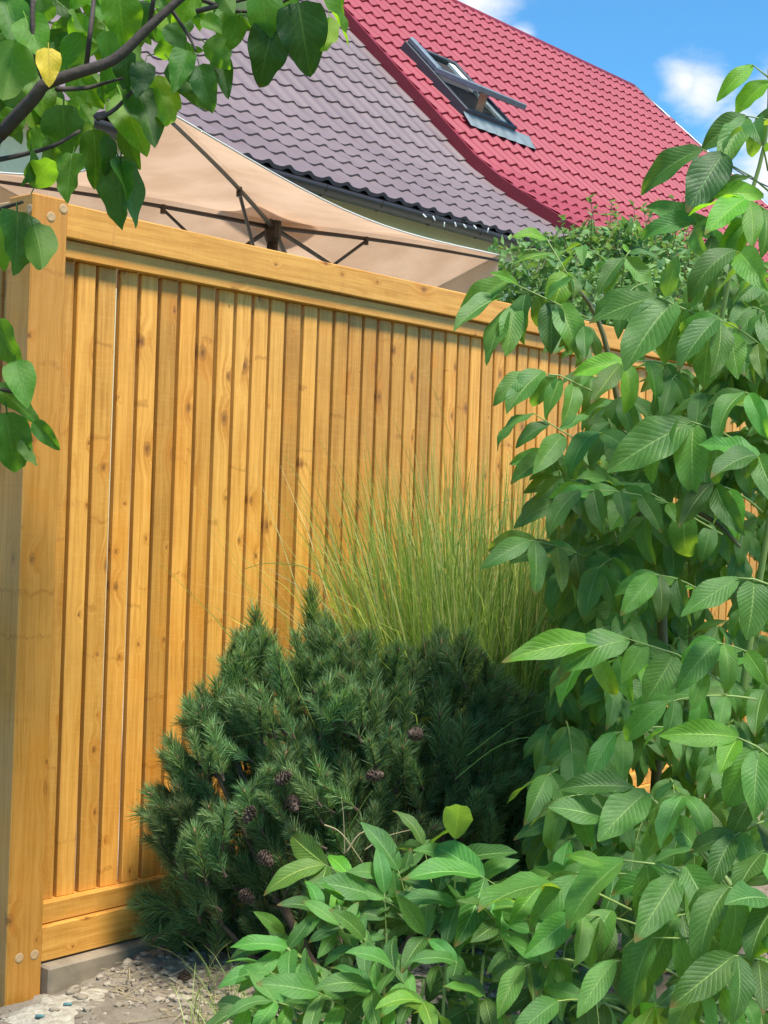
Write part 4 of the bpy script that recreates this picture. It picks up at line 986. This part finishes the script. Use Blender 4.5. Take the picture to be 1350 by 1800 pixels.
SPEC = [(548,1040,90,(.02,1)), (448,1080,85,(-.12,1)), (470,1120,75,(.3,1)), (352,1215,80,(-.15,1)), (300,1300,80,(-.4,1)), (250,1430,85,(-.9,.35)), (262,1395,75,(-.7,.7)), (240,1590,85,(-1,.15)), (262,1610,80,(-.9,-.1)), (330,1640,75,(-.6,-.2)),
        (395,1165,70,(-.5,1)), (425,1150,70,(-.2,1)), (520,1120,75,(-.2,1)), (590,1110,75,(.2,1)), (650,1118,80,(0,1)), (700,1140,80,(.1,1)), (770,1110,80,(.1,1)), (820,1120,80,(.2,1)), (345,1250,80,(-.3,1)), (310,1330,80,(-.5,1)), (380,1200,80,(-.2,1)), (360,1660,70,(-.5,-.4)), (250,1570,60,(-1,.4))]
def add_shoot(x, y, t, Lp, iv, tint):
    P = at(x, y, t)
    if P[1] > 2.98: t *= 2.98 / P[1]; P = at(x, y, t)
    L = Lp * t / F
    dv = nrm(RT * iv[0] + np.array([0, 0, iv[1]]) - FW * random.uniform(.05, .55))
    z = dv; xx = nrm(np.cross((.3, .2, .9) if abs(z[2]) < .95 else (1, 0, 0), z)); yy = np.cross(z, xx); a = random.uniform(0, 6.28)
    x2 = xx * math.cos(a) + yy * math.sin(a); y2 = np.cross(z, x2)
    q = P - dv * L - PB
    o = bpy.data.objects.new('shoot', SH[random.randrange(7)]); COL.objects.link(o); o.parent = pine
    wd = L * random.uniform(.9, 1.1)
    o.matrix_basis = Matrix(((x2[0]*wd, y2[0]*wd, z[0]*L, q[0]), (x2[1]*wd, y2[1]*wd, z[1]*L, q[1]), (x2[2]*wd, y2[2]*wd, z[2]*L, q[2]), (0, 0, 0, 1)))
    o.color = (*tint, 1); tips.append(P - dv * L)
for (x, y, Lp, iv) in SPEC: add_shoot(x, y, pine_t(x, y, .2), Lp * 1.3, iv, (1.0, 1.05, .9)); add_shoot(x + 8, y + 45, pine_t(x, y, .2), Lp, iv, (.9, .95, .9)); cnt += 2
tries = 0
while cnt < 298 and tries < 60000:
    tries += 1
    x = random.uniform(240, 1020); y = random.uniform(1075, 1690)
    if not inside(x, y) or not inside(x + (22 if x < 600 else -15), y - 12 if y > 1300 else y + 5): continue
    if y > 1560 and x > 620: continue
    u = (x - 620) / 400; v = (1400 - y) / 320; dp = random.uniform(0, .35); tn = random.uniform(.65, 1.35)
    lean = u * .55 + random.gauss(0, .18)
    for q in range(random.randint(3, 5)):        # a whorl: leader and its side shoots
        iv = (lean + (0 if q == 0 else random.gauss(0, .42)), .95 + v * .3 + random.gauss(0, .15) - (.25 if q else 0))
        xx_ = x + (0 if q == 0 else random.gauss(0, 20)); yy_ = y + (0 if q == 0 else random.uniform(8, 38))
        if not inside(xx_, yy_): continue
        t2 = tn * random.uniform(.85, 1.15)
        add_shoot(xx_, yy_, pine_t(x, y, dp) + random.uniform(-.04, .04), random.uniform(88, 112) if q == 0 else random.uniform(60, 88), iv, (t2 * random.uniform(.9, 1.15), t2 * random.uniform(.95, 1.1), t2)); cnt += 1
# deeper shoots: one mass
inner = MB(); SVn = []
for me in SH[:3]:
    vv = np.array([v.co[:] for v in me.vertices]); SVn.append((vv, [tuple(p.vertices) for p in me.polygons], [p.material_index for p in me.polygons]))
k = 0
while k < 760:
    x = random.uniform(240, 1030); y = random.uniform(1070, 1700)
    if not inside(x, y): continue
    t = pine_t(x, y, random.uniform(.18, .9)) + .03; P = at(x, y, t)
    if P[1] > 2.98: P = at(x, y, t * 2.98 / P[1])
    L = random.uniform(70, 100) * t / F; u_ = (x - 620) / 400; dv = nrm(RT * (u_ * .8 + random.gauss(0, .2)) - FW * random.uniform(0, .5) + np.array([0, 0, random.uniform(.55, 1.0)]))
    xx = nrm(np.cross((1, 0, .1), dv)); yy = np.cross(dv, xx); Bm = np.stack([xx, yy, dv], 1) * L
    vv, ff, mi = SVn[k % 3]; o0 = len(inner.v)
    inner.v.extend(map(tuple, vv @ Bm.T + P - dv * L - PB)); inner.uv.extend([(.5, .5)] * len(vv)); inner.f.extend([tuple(o0 + i for i in f) for f in ff]); inner.mi.extend(mi); k += 1
o = link('inner_needles', inner.mesh('inner_needles', [NEEDLE, TWIG, BUD]), pine); o['kind'] = 'stuff'
# limbs
for k in range(16):
    tip = random.choice(tips); g = MB(); b0 = PB + np.array([random.uniform(-.12, .12), random.uniform(-.1, .08), -.02])
    mid = b0 * .45 + tip * .55 + np.array([0, 0, -.05]); mid[1] = min(mid[1], 2.95)
    g.tube([b0 - PB, (b0 + mid) / 2 - PB + np.array([0, 0, -.02]), mid - PB, tip - PB], [.013, .010, .008, .004], 6); link('limb', g.mesh('limb', TWIG, True), pine)
def cone_mesh(seed):
    r = random.Random(seed); g = MB(); H = .045
    g.tube([(0, 0, 0), (0, 0, .012), (0, 0, .03), (0, 0, H)], [.006, .012, .010, .002], 8)
    for k in range(44):
        f = k / 44; z = .003 + f * (H - .004); R = .0165 * math.sin(math.pi * (.18 + .78 * f)) ; a = k * 2.399
        d = np.array([math.cos(a), math.sin(a), .35 + f]); d = nrm(d); s_ = np.array([-math.sin(a), math.cos(a), 0]) * .0048
        p = np.array([math.cos(a) * R * .35, math.sin(a) * R * .35, z]); e = p + d * R * 1.0
        g.add([p - s_*.6, p + s_*.6, e + s_, e - s_, e - np.array([0, 0, .003]) + d*.002, p + np.array([0, 0, .004])], [(0, 1, 2, 3), (3, 2, 4), (0, 3, 5), (1, 5, 2), (5, 3, 2)])
    return g.mesh('pine_cone', CONE)
CM = cone_mesh(1)
for (x, y) in ((430, 1447), (521, 1426), (445, 1588), (484, 1378), (478, 1520), (675, 1362), (718, 1290)):
    o = link('cone', CM, pine, tuple(at(x, y, pine_t(x, y, 0) - .06) - PB)); o.rotation_euler = (random.uniform(.4, 1.9), random.uniform(-.6, .6), random.uniform(0, 6))

# ================================================================ ORNAMENTAL GRASS
GB = np.array([3.68, 2.74, 0.05])
gr = thing('ornamental_grass', 'tall clump of fine arching ornamental grass between pine and walnut', 'grass clump', tuple(GB))
def blades(n, spread, hfun, lean, mtl, name, parent, width=.0022, seed=5, back=True):
    r = random.Random(seed); g = MB()
    for k in range(n):
        a = r.uniform(0, 6.283); rad = spread * math.sqrt(r.random()); b0 = np.array([rad * math.cos(a) * 1.5, rad * math.sin(a) * .55, 0])
        H = hfun(r); da = a + r.gauss(0, 1.2); ln = abs(r.gauss(lean, lean * .6)) * (0.5 + rad / spread)
        od = np.array([math.cos(da), math.sin(da) * .55, 0]); bend = r.uniform(.0, .3) if r.random() < .75 else r.uniform(.3, .95)
        pts = []
        for j in range(7):
            s_ = j / 6; out = ln * s_ + bend * .55 * s_ ** 3; zz = s_ * (1 - .32 * ln * ln) - bend * .42 * s_ ** 3.2
            pts.append(b0 + od * out * H + np.array([0, 0, max(.0, zz * H)]))
        if max(q[1] for q in pts) > .30: 
            pts = [np.array([q[0], min(q[1], .30), q[2]]) for q in pts]
        w = width * r.uniform(.6, 1.3); fa = r.uniform(0, 3.14); sd_ = np.array([math.cos(fa), math.sin(fa), 0])
        vs = []; fs = []
        for j, q in enumerate(pts):
            ww = w * (1 - (j / 6) ** 2 * .88); vs += [q - sd_ * ww, q + sd_ * ww]
        for j in range(6): fs.append((2*j, 2*j+1, 2*j+3, 2*j+2))
        g.add(vs, fs)
    o = link(name, g.mesh(name, mtl, True), parent); o['kind'] = 'stuff'; return o
blades(5200, .28, lambda r: r.uniform(.7, 1.55), .13, GRASS, 'blades', gr, .0036)
blades(420, .31, lambda r: r.uniform(.8, 1.5), .2, DRY, 'dry_blades', gr, .0024, 9)
blades(80, .26, lambda r: r.uniform(1.4, 1.8), .22, GRASS, 'flower_stalks', gr, .0013, 19)

for t, pts, w_, m_ in ((3.35, [(608,1500),(640,1462),(690,1488),(712,1492)], .0022, DRY), (3.4, [(570,1450),(600,1465),(640,1520)], .002, DRY), (3.5, [(606,1505),(604,1440),(600,1400)], .0016, DRY), (3.4, [(640,1495),(680,1470),(740,1455)], .0018, DRY),
                      (3.5, [(800,1370),(880,1310),(960,1300),(1080,1360)], .0018, GRASS), (3.6, [(820,1330),(900,1270),(960,1245)], .0016, GRASS), (3.6, [(600,1480),(640,1410),(655,1390)], .0014, GRASS), (4.1, [(620,1110),(560,1010),(480,990),(430,1000)], .0018, GRASS), (4.1, [(600,1090),(540,1040),(470,1000)], .0014, DRY),
                      (4.2, [(660,1150),(590,960),(500,800)], .0015, GRASS), (4.2, [(690,1150),(640,930),(560,770)], .0014, GRASS), (4.3, [(780,1100),(740,880),(690,730)], .0014, GRASS), (4.3, [(800,1100),(810,850),(750,650)], .0013, GRASS), (4.2, [(720,1130),(800,960),(890,880),(960,900)], .0015, GRASS)):
    P = [at(x, y, t) for x, y in pts]; Q = []
    for i in range(len(P) - 1):
        a, b_, c_, d_ = P[max(0, i-1)], P[i], P[i+1], P[min(len(P)-1, i+2)]
        for q in np.linspace(0, 1, 6)[:-1]: Q.append(.5 * ((2*b_) + (-a + c_)*q + (2*a - 5*b_ + 4*c_ - d_)*q**2 + (-a + 3*b_ - 3*c_ + d_)*q**3))
    Q.append(P[-1]); g = MB(); g.tube([q - GB for q in Q], [w_ * (1 - .6 * i / len(Q)) for i in range(len(Q))], 4); link('stray_blade', g.mesh('stray_blade', m_, True), gr)

# ================================================================ HEDGE beyond the fence
HB = np.array([8.42, 5.0, 0.0])
hed = thing('leafy_shrub', 'bushy small leaved shrub beyond the fence below the red roof', 'shrub', tuple(HB))
g = MB(); r = random.Random(77)
def small_leaf(g, P, d, n, L):
    B = basis(d, n); w = L * .34
    g.add([P, P + B @ np.array([w, L * .4, .06 * L]), P + B @ np.array([0, L * .45, 0]), P + B @ np.array([-w, L * .4, .06 * L]), P + B @ np.array([0, L, -.1 * L])], [(0, 1, 2), (0, 2, 3), (1, 4, 2), (2, 4, 3)])
stemm = MB()
for k in range(17000):
    a = r.uniform(0, 6.283); el = math.asin(r.uniform(-.35, 1)); rad = 1 - .22 * r.random() ** 1.5
    x = math.cos(a) * math.cos(el); y = math.sin(a) * math.cos(el); z = math.sin(el)
    lump = 1 + .16 * math.sin(3 * a + 1.0) + .1 * math.sin(7 * a + 4 * el) + .08 * math.sin(11 * el + 2 * a)
    P = np.array([math.copysign(abs(x) ** .7, x) * 1.62 * rad * lump, y * .8 * rad, 1.66 + math.copysign(abs(z) ** .7, z) * 1.58 * rad * (.88 + .12 * lump)])
    small_leaf(g, P, np.array([x + r.gauss(0, .5), y + r.gauss(0, .5), r.gauss(.1, .6)]), np.array([x, y, .8]) + np.array([r.gauss(0, .4), r.gauss(0, .4), r.gauss(0, .3)]), r.uniform(.05, .09))
for k in range(150):
    x = r.uniform(-1.5, 1.7); y = r.uniform(-.5, .4); z0 = 1.66 + 1.58 * max(.05, 1 - (x / 2.1) ** 2 - (y / .9) ** 2) ** .35 - .18
    hgt = r.uniform(.12, .42); dx, dy = r.gauss(0, .1), r.gauss(0, .1)
    b0 = np.array([x, y, z0]); e = b0 + np.array([dx, dy, hgt]); stemm.tube([b0, e], [.004, .002], 4)
    for j in range(int(hgt * 42)):
        s_ = r.random(); small_leaf(g, b0 + (e - b0) * s_, np.array([r.gauss(0, 1), r.gauss(0, 1), .5]), np.array([0, 0, 1.0]), r.uniform(.035, .065))
o = link('foliage', g.mesh('foliage', HEDGE), hed); o['kind'] = 'stuff'
for k in range(14): stemm.tube([(r.uniform(-.4, .4), r.uniform(-.2, .2), -.05), (r.uniform(-.9, .9), r.uniform(-.3, .3), .9), (r.uniform(-1.7, 1.7), r.uniform(-.5, .5), 2.0)], [.03, .02, .008], 5)
link('stems', stemm.mesh('stems', STEM), hed)

# ================================================================ GROUND DETAIL
CHIP = island_mat('soil_chip', [(0.16, 0.125, 0.09), (0.26, 0.215, 0.16), (0.37, 0.315, 0.24), (0.21, 0.165, 0.115)], 0.95, 0.0, .2)
def rock(g, P, s_, r):
    ico = [(0,0,1),(.89,0,.45),(.28,.85,.45),(-.72,.53,.45),(-.72,-.53,.45),(.28,-.85,.45),(.72,.53,-.45),(-.28,.85,-.45),(-.89,0,-.45),(-.28,-.85,-.45),(.72,-.53,-.45),(0,0,-1)]
    fc = [(0,1,2),(0,2,3),(0,3,4),(0,4,5),(0,5,1),(1,6,2),(2,7,3),(3,8,4),(4,9,5),(5,10,1),(6,7,2),(7,8,3),(8,9,4),(9,10,5),(10,6,1),(11,7,6),(11,8,7),(11,9,8),(11,10,9),(11,6,10)]
    sc = np.array([r.uniform(.7, 1.3), r.uniform(.6, 1.1), r.uniform(.35, .75)]) * s_; a = r.uniform(0, 6.28); ca, sa = math.cos(a), math.sin(a)
    vs = []
    for v in ico:
        q = np.array(v) * sc * r.uniform(.75, 1.2); vs.append((P[0] + q[0]*ca - q[1]*sa, P[1] + q[0]*sa + q[1]*ca, P[2] + q[2]))
    g.add(vs, fc)
g = MB(); r = random.Random(3)
for k in range(7000):
    x = r.uniform(2.0, 3.4); y = r.uniform(2.0, 3.02)
    if x < 2.36 and r.random() < .75: continue
    s_ = .003 + .014 * r.random() ** 3.0; rock(g, (x, y, ground_z(x, y) + s_ * .2), s_, r)
o = link('gravel', g.mesh('gravel', CHIP)); tag(o, 'loose earth clods and stone chips scattered over the bare soil', 'gravel'); o['kind'] = 'stuff'
# litter: dry needles and stalks
g = MB()
for k in range(900):
    x = r.uniform(2.3, 3.4); y = r.uniform(2.0, 3.0); z = ground_z(x, y) + .006 + r.uniform(0, .012); a = r.uniform(0, 6.28); L = r.uniform(.02, .07) if r.random() < .9 else r.uniform(.1, .22)
    d = np.array([math.cos(a), math.sin(a), r.gauss(0, .12)]) * L; s_ = np.array([-math.sin(a), math.cos(a), 0]) * .0011
    P = np.array([x, y, z]); g.add([P - s_, P + s_, P + d + s_, P + d - s_], [(0, 1, 2, 3)])
o = link('dry_needles', g.mesh('dry_needles', DRY)); tag(o, 'dry needles and straw lying under the pine', 'litter'); o['kind'] = 'stuff'
g = MB()
for k in range(240):
    px = r.uniform(330, 560); py = r.uniform(1735, 1880); b0 = on_ground(px, py, .04); a = r.uniform(0, 6.28); H = r.uniform(.05, .20); ln = r.uniform(.2, .9)
    pts = [b0 + np.array([math.cos(a), math.sin(a), 0]) * H * ln * (j / 4) ** 1.5 + np.array([0, 0, H * (j / 4 - .35 * ln * (j / 4) ** 3)]) for j in range(5)]
    fa = r.uniform(0, 3.1); sd_ = np.array([math.cos(fa), math.sin(fa), 0]); vs = []
    for j, q in enumerate(pts): ww = .0016 * (1 - .8 * j / 4); vs += [q - sd_ * ww, q + sd_ * ww]
    g.add(vs, [(2*j, 2*j+1, 2*j+3, 2*j+2) for j in range(4)])
me = g.mesh('grass', GRASS); o = link('grass', me); tag(o, 'wispy green and straw grass tufts at the bottom edge', 'grass'); o['kind'] = 'stuff'
STONE = simple('grey_stone', (0.27, 0.215, 0.15), .9, 60, .35, bs=.5, bd=.004)
def stone(px, py, s_, label):
    P = on_ground(px, py, .045); bm = bmesh.new(); bmesh.ops.create_icosphere(bm, subdivisions=2, radius=1)
    rr_ = random.Random(px); ph = [rr_.uniform(0, 6) for _ in range(4)]
    for v in bm.verts:
        c = v.co; f = 1 + .16 * math.sin(2.3 * c.x + ph[0]) + .13 * math.sin(3.1 * c.y + ph[1]) + .1 * math.sin(4.3 * c.z + c.x * 2 + ph[2])
        v.co = Vector((c.x * s_ * 1.25 * f, c.y * s_ * .9 * f, c.z * s_ * .7 * f))
    me = bpy.data.meshes.new('stone'); bm.to_mesh(me); bm.free(); me.materials.append(STONE); me.polygons.foreach_set('use_smooth', np.ones(len(me.polygons), dtype=bool))
    o = link('stone', me, None, tuple(P + np.array([0, 0, s_ * .35]))); o.rotation_euler = (0, 0, rr_.uniform(0, 6))
    tag(o, label, 'stone', 'stones lying by the post')
stone(128, 1746, .017, 'grey stone at the edge of the pale cement, beside a smaller one')
stone(142, 1756, .013, 'smaller grey stone touching the bigger one at the cement edge')
stone(95, 1777, .010, 'round dark pebble lying alone on the pale cement')
stone(270, 1715, .014, 'grey stone among the clods between kerb and pine')
TEAL = simple('teal_plastic', (0.075, 0.17, 0.17), .4, 60, .2)
def cap(px, py, ang, label):
    P = on_ground(px, py, .046); g = MB(); d = np.array([math.cos(ang), math.sin(ang), 0]) * .011
    g.tube([-d * 1.0, -d * .7, d * .7, d], [.003, .0045, .0045, .004], 9); o = link('plastic_plug', g.mesh('plastic_plug', TEAL, True), None, tuple(P + np.array([0, 0, .004])))
    tag(o, label, 'plug')
cap(119, 1768, -.7, 'small teal plastic plug lying between the stones on the cement')
cap(70, 1789, -.85, 'small teal plastic plug lying against the foot of the post')
for (px, py, lb) in ((236, 1689, 'dark fallen pine cone lying on the soil near the kerb'), (320, 1722, 'dark fallen pine cone half under the lowest pine branch')):
    P = on_ground(px, py, .06); o = link('pine_cone', CM, None, tuple(P + np.array([0, 0, .012]))); o.rotation_euler = (1.5, .3, px); tag(o, lb, 'pine cone', 'pine cones lying on the soil'); o.scale = (.9, .9, .9)
